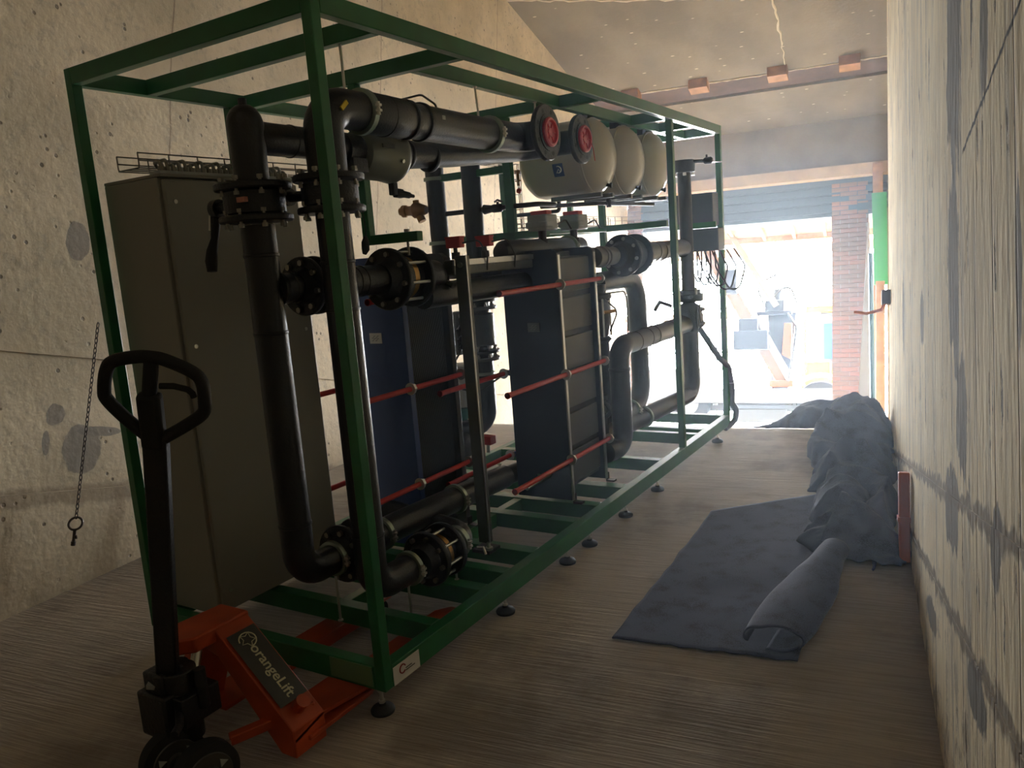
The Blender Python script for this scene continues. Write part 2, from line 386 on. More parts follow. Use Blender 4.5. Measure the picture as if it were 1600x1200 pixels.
# timber packing blocks in the ceiling recess
for i, s in enumerate((-1.58, -.60, .46, 1.36)):
    o = struct('packing_block', MB().box((s - .13, 8.66, 5.70), (s + .13, 8.88, 5.84)), TIMBER, bevel=.006)
    del o['kind']; tag(o, ('wooden packing block under the ceiling joint, %s' % ('nearest the green frame, first from the left', 'second from the left', 'third from the left', 'nearest the right wall')[i]), 'wood block', 'packing blocks along the ceiling joint')
# doorway: brick piers, shutter housing
SH = struct('trim_6', gbox(-2.24, 2.05, 11.02, 11.35, 4.30, 4.90), SHUT, label='blue grey shutter housing above the doorway', smooth=False)
for k in range(4):
    h = 4.36 + k * .14; o = mk('slat', MB().box((-2.0, 11.0, h), (1.9, 11.03, h + .12)), SHUT, None, bevel=.006); o.parent = SH
bricks = [shared('brick', MB().box((-w / 2, 0, -.0315), (w / 2, .04, .0315)), m) for w, m in ((.245, BRICK), (.118, BRICK), (.245, BRICK2), (.118, BRICK2), (.36, BRICK))]
def pier(name, s0, s1, h0, h1, label, maxn=300):
    p = struct(name, gbox(s0, s1, 11.03, 11.4, h0, h1), MORTAR, label=label, smooth=False); n = 0; row = 0; h = h0 + .04
    while h < h1 - .03:
        s = s0 - (0 if row % 2 else .125)
        while s < s1 - .02:
            a, b = max(s, s0), min(s + .25, s1); w = b - a - .008
            if w > .06:
                k = 0 if w > .18 else 1
                if random.random() < .3: k += 2
                o = bpy.data.objects.new('brick', bricks[k]); COL.objects.link(o); o.parent = p
                o.location = ((a + b) / 2, 10.99 + random.uniform(0, .012), h); o.scale = (w / (.245 if k in (0, 2) else .118), 1, 1); n += 1
            s += .25
        h += .0725; row += 1
    return p
pier('wall_front', 1.07, 1.60, HC, 4.88, 'brown brick pier on the right of the doorway')
pier('wall_front', -2.24, -1.96, HC, 4.88, 'narrow brick pier on the left of the doorway')

# right hand recess beyond the wall end: post, boards and pole leaning
o = mk('timber_post', MB().box((1.66, 10.7, HC), (1.80, 10.84, 5.0)), TIMBER, bevel=.005); o.matrix_world = GM
tag(o, 'upright timber post beside the brick pier, behind the green board', 'post')
o = mk('green_board', MB().hexa([V(p) for p in ((1.66, 10.2, 3.05), (1.84, 10.2, 3.05), (1.84, 10.26, 3.05), (1.66, 10.26, 3.05), (1.64, 10.4, 4.45), (1.84, 10.4, 4.45), (1.84, 10.46, 4.45), (1.64, 10.46, 4.45))]), GBOARD, smooth=False); o.matrix_world = GM
tag(o, 'bright green board upright beside the end of the right wall', 'board')
o = mk('timber_stud', MB().hexa([V(p) for p in ((1.66, 9.75, HC), (1.78, 9.75, HC), (1.78, 9.85, HC), (1.66, 9.85, HC), (1.68, 10.2, 3.1), (1.80, 10.2, 3.1), (1.80, 10.3, 3.1), (1.68, 10.3, 3.1))]), TIMBER, bevel=.004); o.matrix_world = GM
tag(o, 'tan timber stud leaning below the green board', 'timber')
o = mk('leaning_sheet', MB().hexa([V(p) for p in ((1.42, 8.6, HC), (1.60, 8.5, HC), (1.60, 8.53, HC), (1.42, 8.63, HC), (1.575, 9.9, 3.9), (1.60, 9.9, 3.9), (1.60, 9.93, 3.9), (1.575, 9.93, 3.9))]), WBOARD, smooth=False); o.matrix_world = GM
tag(o, 'tall pale grey sheet leaning between brick pier and right wall', 'board')
o = mk('steel_pole', MB().tube([(1.60, 8.0, HC), (1.60, 9.2, 3.3)], .03, 10), BPOLE); o.matrix_world = GM
tag(o, 'dark blue steel pole leaning beside the pale sheet near the right wall', 'pole')
t = thing('wall_bracket', 'rusty bracket with timber block fixed near the end of the right wall', 'bracket', G(1.64, 4.1, 1.88))
def gpts(*P): return [G(*p) for p in P]
mk('timber_block', MB().hexa(gpts((1.60, 4.02, 1.90), (1.67, 4.02, 1.90), (1.67, 4.12, 1.90), (1.60, 4.12, 1.90), (1.60, 4.02, 2.0), (1.67, 4.02, 2.0), (1.67, 4.12, 2.0), (1.60, 4.12, 2.0))), DTIMBER, t, bevel=.004)
mk('strap', MB().tube(gpts((1.64, 4.07, 1.93), (1.60, 4.07, 1.86), (1.50, 4.1, 1.84), (1.42, 4.15, 1.86)), .012, 8), OCOND, t)
t = thing('wall_conduit', 'orange plastic conduit standing against the foot of the right wall', 'pipe', G(1.63, 1.71, .42))
mk('duct', MB().hexa(gpts((1.605, 1.66, .40), (1.65, 1.66, .40), (1.65, 1.76, .40), (1.605, 1.76, .40), (1.605, 1.66, .80), (1.65, 1.66, .80), (1.65, 1.76, .80), (1.605, 1.76, .80))), OCOND, t, bevel=.006)
mk('clip', MB().hexa(gpts((1.60, 1.65, .58), (1.652, 1.65, .58), (1.652, 1.77, .58), (1.60, 1.77, .58), (1.60, 1.65, .60), (1.652, 1.65, .60), (1.652, 1.77, .60), (1.60, 1.77, .60))), OCOND, t)

# ================================================================== the skid frame (skid axes = world axes)
Wd, Ln, ZB, ZT = 1.257, 4.06, .10, 2.30
fr = thing('skid_frame', 'long green steel box frame on round levelling feet, carrying pipes and tanks', 'frame', (-Wd / 2, Ln / 2, 0))
def fb(name, a, b, m=GREEN, bev=.003, **k): return mk(name, MB().box(a, b), m, fr, bevel=bev, **k)
for x in (-.04, -Wd):
    for y in (0, Ln - .04): fb('corner_post', (x, y, ZB), (x + .04, y + .04, ZT))
for x, y in ((-.04, 3.01), (-Wd, 3.01), (-Wd, .71)): fb('side_post', (x, y, ZB + .08), (x + .04, y + .04, ZT - .06))
for x in (-.04, -Wd):
    fb('top_rail', (x, .04, ZT - .06), (x + .04, Ln - .04, ZT)); fb('base_rail', (x - (.01 if x > -.5 else 0), .04, ZB), (x + .04 + (0 if x > -.5 else .01), Ln - .04, ZB + .08))
for y in (0, .31, .80, 2.05, 3.01, 3.50, Ln - .04): fb('top_crossbeam', (-Wd + .04, y, ZT - .06), (-.04, y + .04, ZT))
fb('front_base_beam', (-Wd + .04, 0, ZB), (-.04, .05, ZB + .085))
for y0, y1 in ((.33, .385), (.655, .72), (.84, .90), (1.08, 1.15), (1.50, 1.57), (1.76, 1.83), (2.09, 2.17), (2.68, 2.74), (3.38, 3.43), (3.53, 3.58), (4.0, 4.06)):
    fb('base_crossbeam', (-Wd + .05, y0, ZB + .005), (-.05, y1, ZB + .08))
for y0, y1 in ((.84, 2.05), (2.09, 3.01), (3.05, 3.50), (3.54, 4.02)): fb('inner_top_beam', (-.30, y0, ZT - .06), (-.26, y1, ZT))
fb('inner_base_beam', (-.55, .385, ZB + .005), (-.50, 2.09, ZB + .075))
# hanging brackets
fb('hanger_post', (-.60, .80, 1.585), (-.56, .84, ZT - .06)); fb('hanger_arm', (-.56, .80, 1.585), (-.31, .84, 1.625)); mk('drop_rod', MB().cyl((-.375, .82, 1.53), (-.375, .82, 1.635), .006, 8).cyl((-.375, .82, 1.625), (-.375, .82, 1.637), .012, 6), BOLTM, fr)
fb('pipe_support_post', (-.64, 2.05, 1.30), (-.59, 2.09, ZT - .06))
fb('pipe_support_arm', (-1.10, 2.05, 1.95), (-.64, 2.09, 1.99)); fb('pipe_support_arm', (-1.10, 2.05, 1.585), (-.39, 2.09, 1.625))
fb('tank_support_post', (-.52, 3.01, 1.30), (-.48, 3.05, ZT - .06)); fb('tank_shelf', (-.52, 2.10, 1.60), (-.47, 3.05, 1.63)); fb('rear_arm', (-Wd + .04, 3.02, 1.60), (-.06, 3.05, 1.64))
fb('front_plate', (-.24, -.004, ZB + .012), (-.05, 0, ZB + .082), mat('pale_green_plate', (.12, .25, .12), .4), .0, label='pale green plate on the front base beam')
st = fb('maker_label', (0, .045, ZB + .002), (.002, .185, ZB + .066), WHITE, 0, label='white label with a red swoosh')
mk('swoosh', MB().torus((.003, .092, ZB + .042), (1, 0, 0), .015, .0026, 20, 6, .4, 5.6), mat('dark_red_print', (.25, .01, .01), .5), st)
for i, (y, w) in enumerate(((.108, .034), (.108, .050))): mk('print_line', MB().box((.0018, y, ZB + .034 - i * .008), (.0026, y + w, ZB + .038 - i * .008)), DECAL, st)
for x in (-.055, -Wd + .055):
    for y in (.036, .84, 1.42, 1.67, 2.14, 2.64, 3.89):
        f = mk('levelling_foot', MB().lathe((x, y, 0), (0, 0, 1), [(0, .040), (.010, .042), (.018, .036), (.026, .014), (.034, .012)], 20), RUBBER, fr)
        mk('stud', MB().cyl((x, y, .03), (x, y, ZB + .01), .007, 10).cyl((x, y, .075), (x, y, .088), .014, 6).cyl((x, y, .034), (x, y, .044), .012, 6), ZINC, f)

# ---------------------------------------------------------------- control cabinet
t = thing('control_cabinet', 'tall grey steel cabinet standing in the front left corner of the green frame', 'cabinet', (-1.04, .40, ZB + .08))
x0, x1, y0, y1, z0, z1 = -1.21, -.87, .06, .725, ZB + .085, 1.885
mk('body', MB().box((x0, y0, z0), (x1 - .02, y1, z1 - .012)), CAB, t, bevel=.004)
sp = mk('side_cover', MB().box((x1 - .018, y0 + .012, z0 + .01), (x1, y1 - .006, z1 - .02)), CAB, t, bevel=.005)
for z in (z0 + .09, 1.25, z1 - .10):
    for y in (y0 + .05, y1 - .05): mk('screw', MB().cyl((x1, y, z), (x1 + .004, y, z), .008, 12).box((x1 + .004, y - .006, z - .0012), (x1 + .005, y + .006, z + .0012)), ZINC, sp)
mk('top_plate', MB().box((x0, y0, z1 - .012), (x1, y1, z1)), CAB, t, bevel=.003)
mk('gland_strip', MB().box((x1 - .07, y0 + .01, z1), (x1 - .01, y1 - .02, z1 + .012)), GREY, t, bevel=.002)
# cable glands and loops above it
gl = thing('cable_bundle', 'bundle of grey cables looping into the top of the tall grey cabinet', 'cables', (-.93, .4, z1 + .01))
for k in range(24):
    y = y0 + .04 + k * .026; h = .018 + .010 * math.sin(k * 2.1)
    mk('cable', MB().tube(arcpath([(-.91, y, z1 + .005), (-.915, y + .004, z1 + .03 + h), (-.985, y + .03, z1 + .035 + h), (-1.03, y + .07, z1 + .045)], .03, 4), .0065, 8), GCABLE, gl)
    mk('gland', MB().cyl((-.91, y, z1 + .008), (-.91, y, z1 + .03), .013, 8), GCABLE, gl)
def tray(name, label, p0, p1, w, h, nseg, up=(0, 0, 1)):
    """wire basket cable tray: lengthwise wires and U-shaped hoops"""
    p0, p1 = V(p0), V(p1); d = (p1 - p0).normalized(); x = d.cross(V(up)).normalized(); z = V(up)
    t = thing(name, label, 'cable tray', p0.lerp(p1, .5)); mb = MB()
    for a, b in ((-.5, 1), (-.5, .5), (-.5, 0), (-.17, 0), (.17, 0), (.5, 0), (.5, .5), (.5, 1)):
        mk('wire', MB().tube([p0 + x * w * a + z * h * b, p1 + x * w * a + z * h * b], .0028, 6), WIRE, t)
    for k in range(nseg + 1):
        c = p0.lerp(p1, k / nseg); mk('hoop', MB().tube(arcpath([c - x * w / 2 + z * h, c - x * w / 2, c + x * w / 2, c + x * w / 2 + z * h], .01, 3), .003, 6), WIRE, t)
    return t
tray('cable_tray', 'wire basket cable tray above the tall grey cabinet', (-1.10, .10, 1.925), (-1.10, 1.15, 1.925), .13, .055, 8)
tray('cable_tray', 'wire basket tray high on the far left side of the frame', (-1.17, .85, 2.10), (-1.17, 2.9, 2.10), .10, .06, 16)
tray('cable_tray', 'long wire basket tray running to the rear below the cream tanks', (-.80, 2.5, 1.66), (-.80, 4.0, 1.66), .15, .06, 12)
tray('cable_tray', 'upright wire basket tray left of the first cream tank', (-1.12, 2.95, 1.2), (-1.12, 2.95, 2.1), .10, .04, 9, (0, 1, 0))

# ---------------------------------------------------------------- pipework helpers
def clamp(root, c, d, r, w=.022, name='pipe_clamp', lug=True):
    x, y, dd = basis(d); c = V(c)
    k = mk(name, MB().lathe(c, d, [(-w / 2, r * 1.10), (-w * .4, r * 1.20), (w * .4, r * 1.20), (w / 2, r * 1.10)], 28), GALV, root)
    if lug:
        q = c + V((1, 0, 0)) * r * 1.22 if abs(dd.x) < .5 else c + V((0, -1, 0)) * r * 1.22
        mk('clamp_bolt', MB().cyl(q - V((0, 0, .022)), q + V((0, 0, .022)), .007, 8).cyl(q - V((0, 0, .012)), q - V((0, 0, .004)), .013, 6).cyl(q + V((0, 0, .006)), q + V((0, 0, .014)), .013, 6), ZINC, k)
    return k
def collar(root, c, d, r, w=.012): return mk('weld_collar', MB().lathe(c, d, [(-w / 2, r), (-w * .3, r * 1.05), (w * .3, r * 1.05), (w / 2, r)], 28), BLACK, root)
def rod(root, p, q, r=.005, name='hanger_rod'):
    return mk(name, MB().cyl(p, q, r, 8).cyl(V(p), V(p).lerp(V(q), .03), r * 2.1, 6).cyl(V(p).lerp(V(q), .97), V(q), r * 2.1, 6), ZINC, root)

P1 = V((-.40, .062, 0)); P2 = V((-.20, .21, 0))
# riser 1 and its branches
t = thing('pipe_riser', 'thick black pipe at the front left, domed at the top and elbowed at the foot', 'pipe', (P1.x, P1.y, .43))
mk('dome', MB().lathe((P1.x, P1.y, 1.80), (0, 0, 1), [(0, .056), (.17, .060), (.19, .059), (.21, .054), (.23, .042), (.243, .024), (.247, .004)], 32), BLACK, t)
mk('upper_run', MB().cyl((P1.x, P1.y, 1.945), (P1.x, .60, 1.945), .054, 28), BLACK, t)
mk('top_plug', MB().cyl((P1.x, P1.y, 2.04), (P1.x, P1.y, 2.065), .014, 10), BLACKM, t)
mk('riser', MB().tube(arcpath([(P1.x, P1.y, 1.66), (P1.x, P1.y, .43), (P1.x, .24, .43)], .085, 10), .056, 28), BLACK, t)
mk('branch', MB().cyl((P1.x, P1.y, 1.445), (P1.x, .215, 1.445), .052, 28).lathe((P1.x, P1.y, 1.445), (0, 1, 0), [(.03, .072), (.062, .058)], 24), BLACK, t)
for z in (1.30, 1.56, .62): collar(t, (P1.x, P1.y, z), (0, 0, 1), .056)
collar(t, (P1.x, .17, 1.445), (0, 1, 0), .052); collar(t, (P1.x, .25, 1.945), (0, 1, 0), .054); collar(t, (P1.x, .38, 1.945), (0, 1, 0), .054)
clamp(t, (P1.x, .225, .43), (0, 1, 0), .056); rod(t, (P1.x, .225, .37), (P1.x, .225, ZB + .08))
# riser 2
t = thing('pipe_riser', 'thick black pipe behind the front right post, yellow tag on its top elbow', 'pipe', (P2.x, P2.y, .345))
mk('top_elbow', MB().tube(arcpath([(P2.x, P2.y, 1.80), (P2.x, P2.y, 2.03), (P2.x, .42, 2.03)], .095, 12), .066, 28), BLACK, t)
mk('riser', MB().tube(arcpath([(P2.x, P2.y, 1.69), (P2.x, P2.y, .345), (P2.x, .43, .345)], .09, 10), .057, 28), BLACK, t)
for z in (1.36, 1.52, .55): collar(t, (P2.x, P2.y, z), (0, 0, 1), .057)
mk('yellow_tag', MB().hexa([V(p) for p in ((-.132, .225, 2.015), (-.130, .252, 2.04), (-.130, .262, 2.03), (-.132, .235, 2.005), (-.126, .225, 2.015), (-.124, .252, 2.04), (-.124, .262, 2.03), (-.126, .235, 2.005))]), YELLOW, t, label='small yellow tag')
clamp(t, (P2.x, .415, .345), (0, 1, 0), .057); rod(t, (P2.x, .40, .285), (P2.x, .40, ZB + .04)); 

# butterfly valves on the risers
def bvalve(label, c, r, stem, lever, tagc=False):
    c = V(c); t = thing('butterfly_valve', label, 'valve', c)
    mk('body', MB().cyl(c - V((0, 0, .034)), c + V((0, 0, .034)), r * .80, 32), BLACKM, t)
    flange(t, c + V((0, 0, .052)), (0, 0, 1), r, .022, 8, .010, .04, hub=.0); flange(t, c - V((0, 0, .052)), (0, 0, 1), r * .96, .022, 8, .010, .04)
    mk('stem', MB().cyl(c, c + V(stem), .018, 16).cyl(c + V(stem) * .93, c + V(stem) * 1.08, .030, 20), BLACKM, t)
    if lever:
        q = c + V(stem); mk('lever_hub', MB().cyl(q - V((.016, 0, 0)), q + V((.012, 0, 0)), .032, 20), BLACKM, t)
        mk('lever', MB().tube([q + V((-.012, 0, 0)), q + V((-.016, -.005, -.05)), q + V((-.022, -.012, -.10)), q + V((-.034, -.02, -.14)), q + V((-.04, -.024, -.175)), q + V((-.038, -.028, -.21))], [.018, .016, .013, .019, .021, .017], 12), RUBBER, t)
        mk('lever_spring', MB().cyl(q + V((-.028, -.012, -.02)), q + V((-.036, -.014, -.07)), .006, 8), ZINC, t)
    if tagc: mk('rating_plate', MB().box(c + V((.035, -r * .80 - .004, -.004)), c + V((.072, -r * .80 + .01, .012))), mat('salmon_plate', (.42, .17, .12), .5), t, label='small orange rating plate')
    return t
bvalve('black butterfly valve with a long hanging lever on the front left pipe', (P1.x, P1.y, 1.733), .125, (-.185, 0, -.002), True, True)
bvalve('black butterfly valve with a round stem end, on the pipe behind the front right post', (P2.x, P2.y, 1.745), .118, (-.20, 0, .01), False)

def inline(name, label, c, d, r, rp, gap, ring=True, L0=.05, studs=8):
    """wafer check valve clamped between two flanges, axis d"""
    c = V(c); d = V(d).normalized(); x, y, _ = basis(d); t = thing(name, label, 'valve', c)
    flange(t, c - d * gap / 2, d, r, .024, studs, .011, .03, kids=True, ph=.25); flange(t, c + d * gap / 2, d, r, .022, studs, .011, .03, kids=False)
    if ring:
        mk('brass_ring', MB().cyl(c - d * gap * .18, c + d * gap * .16, r * .70, 32), BRASS, t, label='brass valve ring'); mk('seal_body', MB().cyl(c + d * gap * .14, c + d * gap * .5, r * .66, 28).cyl(c - d * gap * .5, c - d * gap * .16, r * .82, 28), BLACKM, t)
        for k in range(studs):
            a = 2 * PI * (k + .25) / studs; p = c + (x * math.cos(a) + y * math.sin(a)) * r * .84
            mk('stud', MB().cyl(p - d * (gap / 2), p + d * (gap / 2 + .012), .0065, 8), ZINC, t)
    else: mk('seal_body', MB().cyl(c - d * gap * .5, c + d * gap * .5, r * .72, 28), BLACKM, t)
    mk('hub', MB().lathe(c - d * gap / 2, -d, [(0, r * .80), (.02, r * .62), (L0, rp * 1.06)], 28), BLACKM, t)
    return t
# upper branch towards the first exchanger: flange pair, spool, check valve, capped elbow
inline('flanged_joint', 'bolted black flange pair behind the front right post at chest height', (P1.x, .265, 1.445), (0, 1, 0), .105, .052, .055, False, .045)
t = thing('pipe_spool', 'short black pipe between two bolted flanges beside the first blue heat exchanger', 'pipe', (P1.x, .46, 1.445))
mk('spool', MB().cyl((P1.x, .30, 1.445), (P1.x, .64, 1.443), .058, 28), BLACK, t); collar(t, (P1.x, .49, 1.444), (0, 1, 0), .058); collar(t, (P1.x, .53, 1.444), (0, 1, 0), .058)
inline('check_valve', 'upper check valve with brass ring and steel studs, atop the first blue exchanger', (P1.x, .775, 1.440), (0, 1, 0), .126, .058, .150)
t = thing('pipe_elbow', 'black pipe elbow bulging behind the upper brass ringed check valve', 'pipe', (P1.x, .95, 1.44))
mk('elbow', MB().tube(arcpath([(P1.x, .86, 1.440), (P1.x, 1.045, 1.438), (-.62, 1.06, 1.438)], .075, 12), .066, 28), BLACK, t)
mk('drain_plug', MB().cyl((-.345, 1.02, 1.40), (-.32, 1.03, 1.385), .012, 8), BLACKM, t)
# lower check valve on riser 2 and return elbow
inline('check_valve', 'lower check valve with brass ring near the floor by the front right post', (P2.x, .585, .340), (0, 1, 0), .112, .057, .115)
t = thing('pipe_elbow', 'low black pipe turning back to the left behind the floor level check valve', 'pipe', (P2.x, .75, .34))
mk('elbow', MB().tube(arcpath([(P2.x, .64, .34), (P2.x, .80, .34), (-.62, .80, .40)], .09, 12), .058, 28), BLACK, t)
clamp(t, (P2.x, .725, .34), (0, 1, 0), .058, .03); mk('drain_cock', MB().tube([(-.14, .79, .30), (-.115, .80, .30), (-.105, .80, .27)], .006, 8), ZINC, t)
rod(t, (P2.x, .71, .28), (P2.x, .71, ZB + .08))
inline('check_valve', 'lower left black valve behind the front right post, clamped to the front left pipe', (P1.x, .32, .43), (0, 1, 0), .112, .057, .09, False)
t = thing('pipe_run', 'low black pipe behind the front right post, running back beneath the first exchanger', 'pipe', (P1.x, .7, .43))
mk('run', MB().tube(arcpath([(P1.x, .37, .43), (P1.x, .62, .43), (P1.x, 1.45, .40)], .08, 10), .058, 28), BLACK, t); clamp(t, (P1.x, .50, .43), (0, 1, 0), .058); clamp(t, (P1.x, 1.02, .415), (0, 1, 0), .058)

# top mains with capped flanges
t = thing('pipe_main', 'upper black main pipe under the top frame, ending in the nearer red capped flange', 'pipe', (P2.x, .9, 2.03))
mk('insulated_run', MB().tube([(P2.x, .42, 2.03), (P2.x, .45, 2.03), (P2.x, .62, 2.028), (P2.x, .64, 2.028), (P2.x, 1.18, 2.025)], [.066, .072, .072, .067, .067], 28), BLACK, t)
for y in (.53, .66, .74): collar(t, (P2.x, y, 2.028), (0, 1, 0), .070, .02)
mk('end_elbow', MB().tube(arcpath([(P2.x, 1.16, 2.025), (P2.x, 1.50, 2.03), (-.05, 1.50, 2.03)], .09, 12), .066, 28), BLACK, t)
clamp(t, (P2.x, .405, 2.03), (0, 1, 0), .066, .026); clamp(t, (P2.x, 1.235, 2.025), (0, 1, 0), .066, .026)
rod(t, (P2.x, .335, 2.245), (P2.x, .335, 2.09)); rod(t, (-.27, 1.26, 2.24), (-.26, 1.26, 2.07))
mk('stencil_mark', MB().box((-.134, .80, 2.035), (-.1325, .82, 2.05)), GREY, t)
def capped(t, c, r=.125):
    c = V(c); flange(t, c, (1, 0, 0), r, .024, 0, kids=False); x, y, _ = basis((1, 0, 0))
    mb = MB()
    for k in range(8):
        a = 2 * PI * (k + .5) / 8; p = c + (x * math.cos(a) + y * math.sin(a)) * r * .78; mb.cyl(p + V((.010, 0, 0)), p + V((.0128, 0, 0)), .010, 10)
    mk('bolt_hole', mb, RUBBER, t, kind='stuff')
    mk('raised_face', MB().cyl(c + V((.01, 0, 0)), c + V((.017, 0, 0)), r * .66, 28), BLACKM, t)
    k = mk('red_cap', MB().lathe(c, (1, 0, 0), [(.014, .064), (.028, .066), (.034, .060), (.034, .052), (.022, .048), (.022, .02), (.026, .018), (.026, 0.001)], 28), REDCAP, t, label='red plastic end cap')
    for i in range(6):
        a = PI * i / 3; q = c + V((.022, math.cos(a) * .022, math.sin(a) * .022)); mk('rib', MB().bar(q, c + V((.022, math.cos(a) * .05, math.sin(a) * .05)), .004, .008, (1, 0, 0)), REDCAP, k)
capped(t, (-.06, 1.50, 2.035))
t = thing('pipe_main', 'lower black main pipe under the top frame, ending in the farther red capped flange', 'pipe', (P1.x, 1.3, 1.97))
mk('run', MB().tube(arcpath([(P1.x, .80, 1.935), (P1.x, 1.20, 1.965), (P1.x, 1.86, 2.03), (-.06, 1.86, 2.03)], .09, 12), .058, 28), BLACK, t)
for y in (.83, .88, 1.05): collar(t, (P1.x, y, 1.94), (0, 1, 0), .060, .02)
capped(t, (-.06, 1.86, 2.035), .118)
mk('cap_string', MB().tube([(-.02, 1.88, 2.03), (-.015, 1.90, 1.99), (-.015, 1.915, 1.93)], .0025, 5), RED, t)
# hanger rods
rod(t, (-.27, 1.80, 2.24), (-.28, 1.80, 2.08))

# circulator head hanging on the lower main
t = thing('pump', 'drum shaped grey pump housing behind the front right post, under the upper main', 'pump', (P1.x, .62, 1.93))
mk('housing', MB().lathe((P1.x, .58, 1.93), (0, 1, 0), [(0, .055), (.01, .085), (.05, .098), (.15, .102), (.19, .108), (.205, .110), (.215, .106), (.22, .07)], 32), mat('grey_green_housing', (.20, .21, .17), .42, .2), t)
mk('rear_flange', MB().lathe((P1.x, .80, 1.93), (0, 1, 0), [(0, .085), (.03, .085), (.045, .062)], 28), BLACKM, t)
mk('front_boss', MB().cyl((P1.x, .50, 1.935), (P1.x, .60, 1.935), .062, 24).box((P1.x - .06, .50, 1.85), (P1.x + .06, .58, 1.90)), BLACKM, t)
for a in (.3, 1.1, 1.9): mk('cover_screw', MB().cyl((P1.x + .102 * math.sin(a), .74, 1.93 + .102 * math.cos(a)), (P1.x + .113 * math.sin(a), .74, 1.93 + .113 * math.cos(a)), .008, 6), ZINC, t)
mk('cast_rating', MB().box((P1.x + .095, .63, 1.94), (P1.x + .101, .70, 1.955)), DGREY, t)
s = thing('angle_sensor', 'black right angled sensor plug hanging below the grey pump housing', 'sensor', (P1.x, .80, 1.80))
mk('plug', MB().box((P1.x - .014, .775, 1.775), (P1.x + .014, .805, 1.845)), RUBBER, s, bevel=.004); mk('nut', MB().cyl((P1.x, .80, 1.785), (P1.x, .84, 1.782), .020, 6), RUBBER, s)
mk('cable_gland', MB().lathe((P1.x, .84, 1.782), (0, 1, -.10), [(0, .015), (.05, .013), (.05, .009), (.08, .007)], 12), RUBBER, s)
s = thing('hanging_cable_end', 'small black plug dangling on a thin wire right of the front post', 'plug', (-.14, .30, 1.6))
mk('wire', MB().tube([(-.13, .28, 1.70), (-.14, .30, 1.62), (-.145, .30, 1.595)], .0018, 5), CABLE, s); mk('plug', MB().tube([(-.145, .30, 1.60), (-.15, .302, 1.58), (-.152, .302, 1.555), (-.158, .30, 1.54)], [.006, .014, .014, .007], 10), RUBBER, s)

